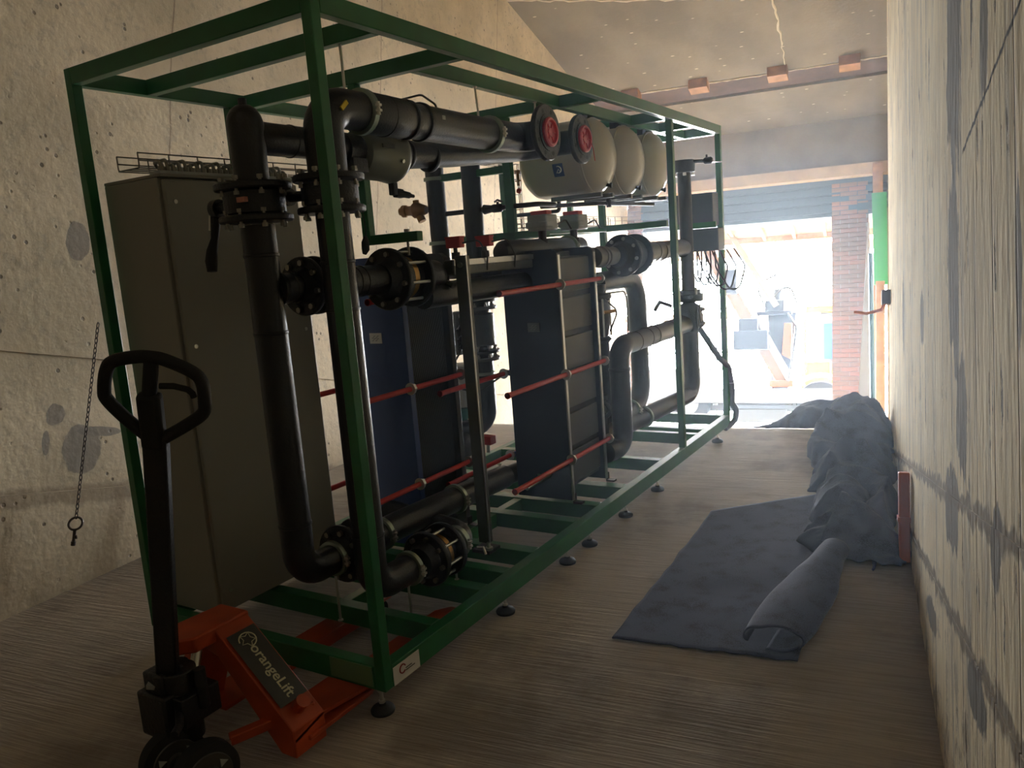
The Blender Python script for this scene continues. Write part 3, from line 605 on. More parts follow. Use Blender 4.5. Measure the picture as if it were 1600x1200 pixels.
# ---------------------------------------------------------------- plate heat exchangers
def exchanger(label, xr, yf, yb, z0, zt, zp, W=.33, rods=(1.34, .88, .43), ry=(.6, .6, .6), column=True, npan=6, yr=None, tagpos=None, group=None, logo_lab=None, strips=True, fm=None):
    t = thing('plate_heat_exchanger', label, 'heat exchanger', (xr - W / 2, yf, z0), group)
    xl = xr - W
    mk('frame_plate', MB().prism([(xl, yf, z0), (xr, yf, z0), (xr, yf, zt - .02), (xr - .03, yf, zt), (xl + .03, yf, zt), (xl, yf, zt - .02)], (0, .035, 0)), fm or BLUE, t, bevel=.002)
    mk('pressure_plate', MB().prism([(xl, yb, z0), (xr, yb, z0), (xr, yb, zt - .02), (xr - .03, yb, zt), (xl + .03, yb, zt), (xl, yb, zt - .02)], (0, .035, 0)), fm or PANEL, t, bevel=.002)
    mb = MB(); n = 44
    for k in range(n):
        y = yf + .037 + (yb - yf - .04) * k / n; mb.box((xl + .035, y, z0 + .05), (xr - .035, y + (yb - yf - .04) / n * .55, zp))
    mk('plate_pack', mb, PLATE if strips else mat('black_plate_pack', (.016, .017, .02), .5), t, kind='stuff', smooth=False)
    ph = (zp - z0 - .05) / npan
    for k in range(npan if strips else 0):
        for x in (xr - .032,): mk('side_panel', MB().box((x, yf + .04, z0 + .05 + k * ph + .022), (x + .010, yb - .006, z0 + .05 + (k + 1) * ph - .008)), PANEL, t, bevel=.004)
    for y in (yf - .003, yb - .003) if strips else (): mk('edge_strip', MB().box((xr, y, z0), (xr + .008, y + .022, zt - .03)), STEEL if y > yf else STEEL, t, bevel=.001)
    for i, z in enumerate(rods):
        for x in (xr + .022, xl - .022):
            y0 = yf - ry[i]; y1 = yb + .06
            r_ = mk('tie_rod', MB().cyl((x, y0, z), (x, y1, z), .0125, 14).cyl((x, y0, z), (x, y0 + .012, z), .015, 14), RED, t, label='tie rod in a red sleeve')
            for y in (yf - .012, y1 - .02): mk('nut', MB().cyl((x, y - .012, z), (x, y + .010, z), .023, 6).cyl((x, y - .014, z), (x, y - .009, z), .028, 16), ZINC, r_)
            mk('rod_bracket', MB().box((min(x, xr if x > xr else xl) - .002, yf, z - .014), (max(x, xr if x > xr else xl) + .002, yf + .02, z + .014)), BLUE, t)
    xc = xr - W / 2
    if column:
        yc = yr if yr is not None else yf - .7
        mk('carrying_bar', MB().bar((xc, yc, zt - .05), (xc, yb + .1, zt - .05), .05, .07), DGREY, t, bevel=.006)
        mk('carrying_bar_face', MB().bar((xc + .03, yc, zt - .03), (xc + .03, yf, zt - .03), .006, .025), STEEL, t)
        co = mk('support_column', MB().box((xr - .11, yc - .03, z0 + .02), (xr - .055, yc + .005, zt)), DGREY, t, bevel=.003)
        mk('column_edge', MB().box((xr - .055, yc - .03, z0 + .02), (xr - .05, yc - .022, zt)), STEEL, co); mk('column_bolt', MB().cyl((xr - .08, yc - .04, zt - .04), (xr - .08, yc - .03, zt - .04), .012, 8), ZINC, co)
        fo = mk('column_foot', MB().box((xr - .13, yc - .06, z0 - .02), (xr - .035, yc + .03, z0 - .005)), BLACKM, t); mk('foot_bolt', MB().cyl((xr - .05, yc - .04, z0 - .005), (xr - .05, yc - .04, z0 + .03), .009, 8).cyl((xr - .05, yc - .04, z0 - .005), (xr - .05, yc - .04, z0 + .008), .018, 12), ZINC, fo)
        mk('guide_bar', MB().cyl((xc + .04, yf - .25, z0 + .13), (xc + .04, yf, z0 + .13), .011, 12), STEEL, t)
        mk('port_pipe', MB().cyl((xc - .04, yc - .15, zt - .16), (xc - .04, yf, zt - .16), .055, 24), BLACK, t)
    for y in (yf + .005, yb + .005): mk('foot_bracket', MB().box((xr, y, z0 - .018), (xr + .05, y + .035, z0 - .008)).box((xr, y, z0 - .018), (xr + .006, y + .035, z0 + .03)), BLACKM, t); 
    lp = V(tagpos); la = mk('name_plate', MB().box((lp.x - .035, yf - .003, lp.z - .024), (lp.x + .035, yf, lp.z + .024)), WHITE if logo_lab else mat('plate_dark', (.17, .18, .21), .4), t, label='small rectangular maker plate')
    for dz in (-.006, .006):
        for sx in (-1, 1): mk('wave_mark', MB().tube([(lp.x + sx * .010 + u_ * .010, yf - .0036, lp.z + dz + .006 * math.sin(u_ * 2.6)) for u_ in [-1 + i * .25 for i in range(9)]], .0014, 5), GREY if not logo_lab else mat('grey_print', (.25, .25, .27), .5), la)
    mk('corner_shim', MB().box((xr - .20, yf - .004, z0 + .10), (xr - .16, yf, z0 + .13)), mat('pale_green_patch', (.12, .2, .14), .5), t)
    return t
exchanger('nearer blue plate heat exchanger, partly behind the front right post, with a white maker plate', -.55, .955, 1.30, .185, 1.535, 1.33, ry=(.25, .32, .34), rods=(1.35, .942, .50), column=False, tagpos=(-.72, 0, 1.17), logo_lab=True, strips=False)
exchanger('farther dark blue plate heat exchanger with a steel support column in front, mid frame', -.18, 1.75, 2.17, .20, 1.513, 1.47, ry=(.60, .60, .60), rods=(1.335, .878, .43), yr=1.05, tagpos=(-.34, 0, 1.12), fm=mat('dark_blue_plate', (.012, .020, .05), .4))

# ---------------------------------------------------------------- expansion tanks
for i, (y, lab) in enumerate(((2.47, 'nearest of three cream expansion tanks, blue sticker, behind the red capped flanges'), (2.91, 'middle one of the three cream expansion tanks under the green frame'), (3.35, 'farthest of the three cream expansion tanks, by the second right post'))):
    t = thing('expansion_tank', lab, 'tank', (-.45, y, 2.02), 'cream tanks under the frame top')
    r = .212; xe = -.165; prof = []
    for k in range(9):
        a = PI / 2 * k / 8; prof.append((.06 * (1 - math.cos(a)) , max(.002, r * .78 * math.sin(a)) if k < 8 else r * .78))
    prof = [(0, .004), (.004, .05), (.016, .10), (.034, .145), (.058, .180), (.085, .202), (.115, r), (.118, r * 1.004), (.30, r), (.44, r), (.475, .202), (.505, .175), (.525, .13), (.538, .07), (.54, .004)]
    mk('shell', MB().lathe((xe, y, 2.02), (-1, 0, 0), prof, 48), CREAM, t)
    mk('end_rim', MB().torus((xe - .10, y, 2.02), (1, 0, 0), .208, .005, 48, 8), CREAM, t)
    mk('charging_valve', MB().cyl((xe - .055, y + .02, 1.855), (xe - .02, y + .022, 1.848), .010, 10).cyl((xe - .03, y + .02, 1.85), (xe - .018, y + .022, 1.848), .015, 8), BLACKM, t)
    for x in (-.30,): mk('saddle', MB().box((x - .02, y - .10, 2.20), (x + .02, y - .045, 2.25)).box((x - .02, y + .03, 2.205), (x + .02, y + .09, 2.25)), RUBBER, t, bevel=.004)
    mk('shelf_bar', MB().box((-.52, y - .10, 1.785), (-.20, y - .075, 1.81)), DGREY, t, bevel=.002); mk('shelf_bar', MB().box((-.50, y + .06, 1.785), (-.20, y + .085, 1.81)), DGREY, t, bevel=.002)
    if i == 0:
        import math as _m
        a0 = math.radians(-50); P = []
        def onr(x, a): return V((x, y - math.cos(a) * (r + .0015), 2.02 + math.sin(a) * (r + .0015)))
        mb = MB(); n = 6
        g = [[onr(x, math.radians(-30 + 20 * k / n)) for x in (-.44, -.375)] for k in range(n + 1)]
        for k in range(n): mb.add([g[k][0], g[k][1], g[k + 1][1], g[k + 1][0]], [(0, 1, 2, 3)])
        st = mk('sticker', mb, LBLUE, t, label='blue square sticker with a white emblem')
        em = []
        for k in range(10):
            q = -1 + 2 * k / 9; em.append(onr(-.408 + .02 * math.cos(q * 1.9), math.radians(-19 + 5 * math.sin(q * 1.9))) + V((0, -.001, 0)))
        mk('emblem', MB().tube(em, [.001 + .0022 * math.sin(PI * (k + .5) / 10) for k in range(10)], 6).tube([onr(-.42, math.radians(-24)) - V((0, .001, 0)), onr(-.405, math.radians(-18)) - V((0, .001, 0)), onr(-.395, math.radians(-23)) - V((0, .001, 0))], .0014, 5), WHITE, st)
    mk('outlet_pipe', MB().tube(arcpath([(-.52, y, 1.83), (-.52, y, 1.735), (-.52 - .30, y, 1.735)] if i == 0 else [(-.46, y, 1.83), (-.46, y, 1.77)], .02, 5), .012, 10), BLACKM, t)

# ---------------------------------------------------------------- far side verticals at y = 2.07
t = thing('vertical_pipe', 'far side black vertical pipe carrying the bronze relief valve', 'pipe', (-1.12, 2.07, 1.4))
mk('run', MB().cyl((-1.12, 2.07, 1.42), (-1.12, 2.07, 2.04), .055, 24), BLACK, t); clamp(t, (-1.12, 2.07, 1.97), (0, 0, 1), .055); clamp(t, (-1.12, 2.07, 1.60), (0, 0, 1), .055)
t = thing('vertical_pipe', 'far side black vertical pipe with the inline meter, bending at the foot', 'pipe', (-.88, 2.07, 1.0))
mk('run', MB().tube(arcpath([(-.865, 2.07, 2.04), (-.885, 2.07, .50), (-1.06, 1.95, .48)], .14, 8), .056, 24), BLACK, t); clamp(t, (-.89, 2.07, .82), (0, 0, 1), .055, .02)
t = thing('header_pipe', 'black horizontal header pipe behind the steel support column', 'pipe', (-1, 2.0, 1.45))
mk('run', MB().tube(arcpath([(-1.12, 1.25, 1.44), (-1.12, 2.07, 1.44), (-.60, 2.07, 1.44)], .06, 8), .058, 24), BLACK, t)
b = thing('relief_valve', 'bronze relief valve sticking out left of the far vertical pipe', 'valve', (-1.18, 2.05, 1.80))
mk('body', MB().lathe((-1.17, 2.03, 1.80), (-1, -.15, .02), [(0, .025), (.02, .032), (.05, .045), (.08, .046), (.10, .03), (.13, .028), (.135, .036), (.16, .036), (.165, .022), (.18, .022)], 18), BRONZE, b)
mk('outlet', MB().cyl((-1.23, 2.02, 1.80), (-1.20, 2.02, 1.735), .024, 12).cyl((-1.23, 2.02, 1.80), (-1.235, 2.02, 1.86), .02, 12), BRONZE, b)
t = thing('small_bore_pipe', 'thin black pipe with a cock valve linking the far verticals to the first cream tank', 'pipe', (-.85, 2.07, 1.76))
mk('run', MB().tube(arcpath([(-1.06, 2.07, 1.765), (-.60, 2.07, 1.765), (-.46, 2.10, 1.765), (-.46, 2.30, 1.765)], .02, 4), .014, 12), BLACKM, t)
mk('valve_body', MB().lathe((-.80, 2.07, 1.765), (1, 0, 0), [(0, .016), (.01, .028), (.06, .020), (.07, .024), (.12, .024), (.13, .014)], 14).cyl((-.70, 2.07, 1.765), (-.70, 2.07, 1.80), .008, 8), BLACKM, t); mk('valve_handle', MB().tube([(-.72, 2.07, 1.80), (-.70, 2.07, 1.81), (-.67, 2.07, 1.797)], .006, 8), BLACKM, t)
mk('tank_link', MB().tube(arcpath([(-.55, 2.30, 1.76), (-.35, 2.62, 1.765), (-.25, 3.3, 1.76)], .03, 4), .012, 12).cyl((-.32, 2.74, 1.74), (-.32, 2.74, 1.79), .016, 10), BLACKM, t)
t = thing('drain_cock', 'small brass drain cock hanging left of the first cream tank', 'valve', (-.62, 2.3, 1.95)); mk('body', MB().cyl((-.73, 2.37, 1.97), (-.73, 2.37, 1.90), .010, 10).cyl((-.73, 2.37, 1.99), (-.73, 2.37, 1.97), .022, 10), BRONZE, t); mk('handle', MB().box((-.75, 2.365, 1.925), (-.71, 2.375, 1.932)), BRONZE, t); mk('knob', MB().lathe((-.73, 2.37, 1.855), (0, 0, 1), [(0, .004), (.006, .013), (.016, .017), (.026, .013), (.032, .004)], 12), RED, t)
# meter
t = thing('flow_meter', 'grey inline meter with bolted flanges, seen behind the steel support column', 'meter', (-.885, 2.07, 1.08))
mk('body', MB().lathe((-.885, 2.07, .98), (0, 0, 1), [(0, .06), (.01, .085), (.19, .085), (.20, .06)], 28), DGREY, t)
for z in (1.23, .93): flange(t, (-.885, 2.07, z + .022), (0, 0, 1), .105, .018, 8, .010, .05, kids=True); flange(t, (-.885, 2.07, z - .022), (0, 0, 1), .105, .018, 8, kids=False, m=DGREY)
mk('display_head', MB().box((-1.09, 2.03, .93), (-1.02, 2.13, 1.19)).box((-1.02, 2.04, .96), (-.95, 2.12, 1.16)), DGREY, t, bevel=.015); mk('display_cover', MB().box((-1.085, 2.024, .97), (-1.055, 2.03, 1.12)), GREY, t, bevel=.002)
for z in (.99, 1.04, 1.10): mk('cable_gland', MB().cyl((-1.0, 2.04, z), (-1.0, 2.0, z - .02), .014, 8), BLACKM, t)
mk('signal_cable', MB().tube(arcpath([(-1.02, 2.02, .94), (-1.07, 1.98, .85), (-1.02, 1.98, .74), (-.88, 1.99, .72), (-.78, 2.1, .80), (-.62, 2.25, .90)], .08, 5), .006, 8), CABLE, t)
# grey vessel and pump group on the far side
t = thing('filter_vessel', 'light grey cylindrical vessel standing behind the first blue exchanger', 'vessel', (-1.09, 1.98, .5))
mk('shell', MB().lathe((-1.09, 2.12, .60), (0, 0, 1), [(0, .05), (.01, .085), (.26, .088), (.265, .08), (.27, .02)], 28), mat('light_grey_vessel', (.42, .42, .40), .4), t); mk('base', MB().lathe((-1.09, 2.12, .44), (0, 0, 1), [(0, .05), (.03, .06), (.10, .065), (.158, .08)], 20), mat('teal_cast_base', (.01, .13, .11), .45), t)
mk('bleed_valve', MB().cyl((-1.02, 2.04, .52), (-.97, 2.0, .52), .012, 8).cyl((-.99, 2.02, .50), (-.99, 2.02, .55), .008, 8), ZINC, t)
t = thing('pump', 'small dark pump on the base beside the grey vessel behind the support column', 'pump', (-.95, 1.85, .35)); mk('volute', MB().lathe((-.95, 1.78, .42), (0, 1, 0), [(0, .04), (.01, .075), (.06, .085), (.12, .075), (.13, .05)], 24).cyl((-.95, 1.60, .36), (-.95, 1.78, .40), .05, 20), BLACKM, t); mk('motor', MB().lathe((-.95, 1.40, .33), (0, 1, 0), [(0, .03), (.01, .055), (.18, .055), (.2, .04)], 20), BLACKM, t); mk('stand', MB().box((-.99, 1.5, .18), (-.91, 1.8, .30)), BLACKM, t)
mk('vent_valve', MB().cyl((-.93, 1.62, .43), (-.93, 1.62, .50), .012, 10), ZINC, t)
t = thing('floor_run_pipe', 'black pipe lying along the base behind the support column', 'pipe', (-.6, 1.6, .34)); mk('run', MB().tube(arcpath([(-.88, 1.30, .30), (-.62, 1.55, .30), (-.40, 2.30, .34)], .1, 6), .052, 20), BLACK, t)
for i, (x, y, z, lab) in enumerate(((-.82, 1.95, .42, 'red valve box low behind the support column'), (-.60, 2.05, .38, 'red valve box low beside the left foot of the dark blue exchanger'))):
    t = thing('drain_actuator', lab, 'valve box', (x, y, z)); mk('box', MB().box((x - .04, y - .03, z), (x + .04, y + .03, z + .05)), RED, t, bevel=.004); mk('stem', MB().cyl((x, y, z - .05), (x, y, z), .012, 10), ZINC, t)
# red handled probes on top, by the column
for i, (x, y, lab) in enumerate(((-.42, 1.22, 'left one of two red switch boxes on short stems above the support column'), (-.42, 1.47, 'right one of two red switch boxes on short stems above the support column'))):
    t = thing('switch_box', lab, 'switch', (x, y, 1.50)); mk('box', MB().box((x - .04, y - .02, 1.55), (x + .04, y + .02, 1.595)), RED, t, bevel=.004); mk('lid', MB().box((x - .042, y - .022, 1.593), (x + .042, y + .022, 1.602)), RED, t, bevel=.002)
    mk('stem', MB().cyl((x, y, 1.42), (x, y, 1.55), .010, 10).cyl((x, y, 1.50), (x, y, 1.53), .02, 10), BLACKM, t)
    mk('lead', MB().tube(arcpath([(x + .04, y, 1.57), (x + .10, y + .05, 1.58), (x + .12, y + .08, 1.50), (x + .10, y + .1, 1.44)], .03, 4), .004, 6), CABLE, t)
t = thing('sensor_lead', 'thin black lead curving down from the top frame to the upper main pipe', 'cable', (-.5, 1.4, 2.2)); mk('wire', MB().tube(arcpath([(-.75, 1.30, 2.26), (-.58, 1.28, 2.26), (-.44, 1.20, 2.18), (-.40, 1.1, 2.02)], .08, 6), .005, 8), CABLE, t)
t = thing('bracket_strip', 'slotted steel strip clamped under the middle top crossbeam', 'bracket', (-.8, 1.35, 2.22)); mk('strip', MB().box((-.84, .97, 2.215), (-.83, 1.42, 2.235)), ZINC, t); mk('plate', MB().box((-.86, 1.1, 2.19), (-.82, 1.16, 2.24)), DGREY, t)
mk('clip', MB().tube([(-.83, 1.40, 2.22), (-.78, 1.44, 2.22), (-.78, 1.44, 2.26)], .004, 6), ZINC, t)
# two actuators on the exchanger header
for i, (y, lab) in enumerate(((2.02, 'left one of two grey valve actuators with red tops, above the dark blue exchanger'), (2.40, 'right one of two grey valve actuators with red tops, above the dark blue exchanger'))):
    x = -.40; s = .82 if i == 0 else 1
    t = thing('valve_actuator', lab, 'actuator', (x, y, 1.6))
    mk('housing', MB().box((x - .06, y - .055, 1.615), (x + .06, y + .075, 1.70)).box((x - .07, y - .06, 1.63), (x + .065, y + .02, 1.665)), GREY, t, bevel=.008)
    mk('red_top', MB().box((x - .05, y - .03, 1.70), (x + .05, y + .03, 1.722)), RED, t, bevel=.004)
    mk('stem', MB().cyl((x, y, 1.54), (x, y, 1.62), .022, 12).cyl((x, y, 1.53), (x, y, 1.57), .032, 12), BLACKM, t)
    mk('lead', MB().tube(arcpath([(x + .05, y + .07, 1.64), (x + .06, y + .17, 1.67), (x + .05, y + .25, 1.62)], .04, 5), .005, 6), CABLE, t)
t = thing('top_header', 'black header pipe with rounded end lying across the top of the dark blue exchanger', 'pipe', (-.40, 2.1, 1.50)); mk('run', MB().lathe((-.42, 1.60, 1.515), (0, 1, 0), [(0, .02), (.01, .045), (.04, .06), (.9, .06), (.93, .045), (.94, .02)], 24), BLACK, t)
clamp(t, (-.42, 2.35, 1.515), (0, 1, 0), .06)

# ---------------------------------------------------------------- rear pipework
t = thing('port_nozzle', 'threaded steel nozzle behind the top corner of the dark blue exchanger', 'nozzle', (-.20, 2.3, 1.45))
mk('nozzle', MB().lathe((-.20, 2.22, 1.45), (0, 1, 0), [(0, .055), (.08, .055), (.082, .061), (.10, .061), (.102, .05), (.13, .05), (.132, .058), (.15, .058), (.16, .052), (.26, .052)], 28), DGREY, t)
inline('flanged_valve', 'large black flanged valve at chest height behind the dark blue exchanger', (-.20, 2.72, 1.445), (0, 1, 0), .125, .06, .19, False, .07)
t = thing('rear_top_pipe', 'black pipe from the big flanged valve to the rear tower pipe', 'pipe', (-.20, 3.2, 1.45)); mk('run', MB().cyl((-.20, 2.82, 1.447), (-.17, 3.62, 1.455), .062, 24), BLACK, t); collar(t, (-.19, 3.1, 1.45), (0, 1, 0), .062); collar(t, (-.185, 3.2, 1.45), (0, 1, 0), .062)
t = thing('rear_bend_pipe', 'black pipe dropping from the big flanged valve in a wide bend to the floor run', 'pipe', (-.33, 3.0, .9))
mk('drop', MB().tube(arcpath([(-.30, 2.45, 1.30), (-.30, 3.06, 1.30), (-.30, 3.06, .46), (-.30, 2.62, .44)], .17, 10), .060, 24), BLACK, t); clamp(t, (-.30, 2.86, .45), (0, 1, 0), .06, .02)
t = thing('rear_loop_pipe', 'front black pipe loop behind the dark blue exchanger, elbowed at top and foot', 'pipe', (-.15, 2.4, .6))
mk('loop', MB().tube(arcpath([(-.18, 2.20, .345), (-.15, 2.38, .345), (-.15, 2.38, .93), (-.15, 3.62, .93)], .10, 10), .060, 28), BLACK, t)
for y in (2.62, 2.80, 2.92, 3.20): collar(t, (-.15, y, .93), (0, 1, 0), .060)
collar(t, (-.15, 2.38, .80), (0, 0, 1), .062, .02)
collar(t, (-.17, 2.27, .345), (0, 1, 0), .060)
t = thing('rear_floor_pipe', 'long black pipe along the base rising into the rear tower pipe', 'pipe', (-.2, 3.1, .4))
mk('run', MB().tube(arcpath([(-.32, 2.45, .37), (-.15, 3.65, .42), (-.15, 3.65, .90)], .10, 10), .058, 28), BLACK, t); clamp(t, (-.245, 2.95, .391), (.14, 1, .04), .058, .02, lug=False); clamp(t, (-.285, 2.67, .380), (.14, 1, .04), .058, .02, lug=False)
t = thing('strainer', 'black cast strainer fixed at the foot of the dark blue exchanger, rear side', 'strainer', (-.3, 2.3, .5))
mk('body', MB().lathe((-.26, 2.30, .42), (0, 0, 1), [(0, .03), (.01, .055), (.10, .06), (.14, .04), (.20, .04), (.21, .055), (.24, .055)], 20).torus((-.22, 2.27, .58), (0, 1, .2), .045, .012, 20, 8), BLACKM, t)
mk('small_valve', MB().cyl((-.26, 2.28, .66), (-.26, 2.28, .74), .016, 12), BLACKM, t); mk('lever', MB().box((-.235, 2.262, .69), (-.225, 2.268, .75)), ZINC, t)
t = thing('control_valve', 'black control valve with studs below the big flanged valve, rear of the exchanger', 'valve', (-.27, 2.42, 1.1))
mk('body', MB().lathe((-.28, 2.42, .95), (0, 0, 1), [(0, .05), (.02, .07), (.04, .05), (.12, .065), (.2, .07), (.24, .055), (.26, .08), (.28, .08), (.29, .05), (.34, .05)], 24), BLACKM, t)
for x, y in ((-.225, 2.36), (-.225, 2.46), (-.28, 2.35)): mk('stud', MB().cyl((x, y, .99), (x, y, 1.21), .006, 8), ZINC, t)
mk('probe', MB().cyl((-.18, 2.28, 1.14), (-.13, 2.32, 1.145), .010, 8), BRASS, t)
mk('impulse_line', MB().tube(arcpath([(-.17, 2.26, 1.22), (-.13, 2.36, 1.14), (-.16, 2.3, 1.03)], .04, 5), .005, 8), CABLE, t)
mk('lower_pipe', MB().cyl((-.28, 2.42, .50), (-.28, 2.42, .96), .052, 20), BLACK, t)
t = thing('impulse_tube', 'thin bent steel tube beside the rear bend pipe', 'tube', (-.2, 2.5, 1)); mk('tube', MB().tube(arcpath([(-.25, 2.45, 1.235), (-.20, 2.62, 1.235), (-.20, 2.66, 1.19), (-.20, 2.66, .99)], .03, 5), .005, 8), DGREY, t)
# tower
t = thing('tower_pipe', 'tall black tower pipe at the rear right corner of the frame', 'pipe', (-.15, 3.65, .8))
mk('tower', MB().cyl((-.15, 3.65, 1.06), (-.15, 3.65, 2.0), .046, 24), BLACK, t)
mk('top_cap', MB().lathe((-.15, 3.65, 1.965), (0, 0, 1), [(0, .05), (.005, .075), (.06, .078), (.085, .07), (.09, .02)], 24), BLACKM, t)
for k in range(4): a = k * 1.57 + .4; mk('cap_bolt', MB().cyl((-.15 + .06 * math.cos(a), 3.65 + .06 * math.sin(a), 1.945), (-.15 + .06 * math.cos(a), 3.65 + .06 * math.sin(a), 1.965), .012, 6), ZINC, t)
mk('vent_cock', MB().tube([(-.08, 3.65, 2.035), (.0, 3.66, 2.03), (.05, 3.66, 2.035)], .011, 10).lathe((-.01, 3.66, 2.03), (1, 0, 0), [(0, .016), (.01, .024), (.05, .024), (.06, .014)], 12).cyl((.01, 3.66, 2.03), (.01, 3.66, 2.07), .007, 8), BLACKM, t); mk('vent_handle', MB().bar((.03, 3.66, 2.018), (.11, 3.67, 2.012), .012, .006), ZINC, t)
t = inline('rear_valve', 'black wafer valve clamped in the rear tower pipe near mid height', (-.15, 3.65, .97), (0, 0, 1), .11, .056, .10, False, .05)
mk('side_rings', MB().torus((-.09, 3.64, .97), (1, .3, 0), .085, .008, 28, 8).torus((-.07, 3.64, .97), (1, .3, 0), .085, .006, 28, 8), DGREY, t)
mk('gearbox', MB().lathe((-.21, 3.63, .97), (1, -.12, 0), [(0, .06), (.01, .095), (.04, .105), (.10, .105), (.13, .09), (.15, .05)], 28).cyl((-.15, 3.65, 1.08), (-.15, 3.65, 1.13), .10, 24), BLACKM, t)
mk('gear_lever', MB().tube([(-.25, 3.55, 1.06), (-.28, 3.42, 1.10), (-.27, 3.30, 1.06)], .014, 8), BLACKM, t)
t = thing('tower_flange', 'small flange collar on the tower pipe above the rear wafer valve', 'flange', (-.15, 3.65, 1.2)); mk('ring', MB().cyl((-.15, 3.65, 1.13), (-.15, 3.65, 1.16), .085, 24), BLACKM, t); mk('bolt', MB().cyl((-.08, 3.60, 1.11), (-.08, 3.60, 1.18), .010, 8), ZINC, t)
# junction box and the cables under it
t = thing('junction_box', 'dark junction box hung at the rear end of the frame, cables fanning out beneath', 'box', (-.12, 3.9, 1.6))
mk('box', MB().box((-.30, 3.86, 1.60), (-.02, 4.0, 1.83)), SHUT, t, bevel=.006); mk('lower_box', MB().box((-.24, 3.84, 1.42), (.02, 3.98, 1.58)), SHUT, t, bevel=.006); mk('mount_bar', MB().box((-.30, 3.85, 1.585), (.0, 3.87, 1.625)), GREEN, t)
mk('outlet_bar', MB().box((-.25, 3.86, 1.44), (-.0, 3.93, 1.47)), BLACKM, t)
for k in range(7):
    x = -.22 + k * .033; mk('cable', MB().tube(arcpath([(x, 3.88, 1.43), (x + .005, 3.87, 1.30 - .03 * (k % 3)), (x + .03 + .02 * k, 3.86, 1.18 - .02 * k), (x + .03 + .03 * k, 3.90, 1.30), (x + .02 * k, 3.93, 1.43)], .05, 5), .006, 8), CABLE, t)
t = thing('corner_hose', 'bunch of black cables strapped down the rear right corner post', 'hose', (0, 4.0, .5))
mk('hose', MB().tube(arcpath([(-.13, 3.75, .90), (-.03, 3.95, .62), (.0, 4.05, .55), (.01, 4.09, .40), (.0, 4.10, .26), (.03, 4.12, .20), (.02, 4.10, .12), (-.02, 3.98, .085)], .06, 6), [.018] * 2 + [.022] * 60, 12) if False else MB().tube(arcpath([(-.13, 3.75, .90), (-.03, 3.95, .62), (.0, 4.05, .55), (.01, 4.09, .40), (.0, 4.10, .26), (.03, 4.12, .20), (.02, 4.10, .12), (-.02, 3.98, .085)], .06, 6), .022, 12), CABLE, t)
mk('tie', MB().torus((.008, 4.085, .42), (0, 0, 1), .024, .003, 16, 6), GREY, t)

# ================================================================== pallet truck
tr = thing('pallet_truck', 'orange hand pallet truck with black loop handle, forks under the green frame', 'pallet truck', (-.345, -.30, 0))
for x0, x1, xa, xb in ((-.625, -.52, -.63, -.47), (-.245, -.135, -.235, -.075)):
    mk('fork', MB().prism([(xa, -.27, .070), (xb, -.27, .070), (xb, .02, .070), (x1, .06, .070), (x1, .60, .070), (x1 - .025, .68, .055), (x0 + .025, .68, .055), (x0, .60, .070), (x0, .06, .070), (xa, .02, .070)], (0, 0, .015)).box((x0, .06, .03), (x0 + .006, .60, .075)).box((x1 - .006, .06, .03), (x1, .60, .075)), ORANGE, tr, bevel=.003)
    mk('load_roller', MB().cyl(((x0 + x1) / 2 - .035, .61, .034), ((x0 + x1) / 2 + .035, .61, .034), .034, 20), RUBBER, tr)
# sloped A-shaped bulkhead
ya, yb_ = -.325, -.195
def slope(x, z, x2, z2, n): return None
bulk = [(-.475, .405), (-.405, .405), (-.085, .135), (-.085, .03), (-.18, .03), (-.27, .19), (-.42, .33), (-.56, .19), (-.60, .03), (-.625, .03), (-.625, .135)]
bulk = [(-.52, .405), (-.395, .405), (-.085, .13), (-.085, .04), (-.15, .04), (-.395, .31), (-.46, .33), (-.56, .10), (-.575, .04), (-.628, .04), (-.628, .13)]
mk('bulkhead', MB().prism([(x, ya, z) for x, z in bulk], (0, yb_ - ya, 0)), ORANGE, tr, bevel=.004)
mk('top_cap', MB().prism([(-.525, -.190, .410), (-.388, -.190, .410), (-.388, -.40, .410), (-.44, -.45, .410), (-.545, -.40, .410)], (0, 0, -.05)), ORANGE, tr, bevel=.006)
mk('heel_plate', MB().prism([(-.085, -.325, .10), (-.085, -.195, .13), (-.085, .05, .095), (-.27, .05, .095), (-.27, -.20, .095)], (0, 0, -.012)), ORANGE, tr, bevel=.002)
mk('axle_boss', MB().cyl((-.14, -.26, .15), (-.10, -.26, .195), .022, 20), ORANGE, tr)
# decal on the sloping right cheek with lettering
A0 = V((-.388, -.26, .405)); A1 = V((-.088, -.26, .139)); sd = (A1 - A0).normalized(); up = V((-sd.z, 0, sd.x)); up = up if up.z > 0 else -up
dc = mk('decal', MB().add([A0 + sd * a + V((0, b, 0)) + up * .0025 for a, b in ((.045, -.055), (.33, -.055), (.33, .055), (.045, .055))], [(0, 1, 2, 3)]), DECAL, tr, label='black decal with pale lettering and a star emblem')
def lettering(txt, size, M, m, parent, name='lettering', bold=.0):
    c = bpy.data.curves.new(name, 'FONT'); c.body = txt; c.size = size; c.extrude = .0006; c.offset = bold; c.resolution_u = 3
    o = bpy.data.objects.new('tmp', c); COL.objects.link(o); bpy.context.view_layer.update()
    me = bpy.data.meshes.new_from_object(o.evaluated_get(bpy.context.evaluated_depsgraph_get())); bpy.data.objects.remove(o); me.transform(M); me.materials.clear(); me.materials.append(m)
    root = parent; off = V((0, 0, 0))
    while root is not None: off += root.location; root = root.parent
    me.transform(Matrix.Translation(-off)); q = bpy.data.objects.new(name, me); COL.objects.link(q); q.parent = parent; return q
def frame3(o, x, y):
    z = x.cross(y).normalized(); m = Matrix((x, y, z)).transposed().to_4x4(); m.translation = o; return m
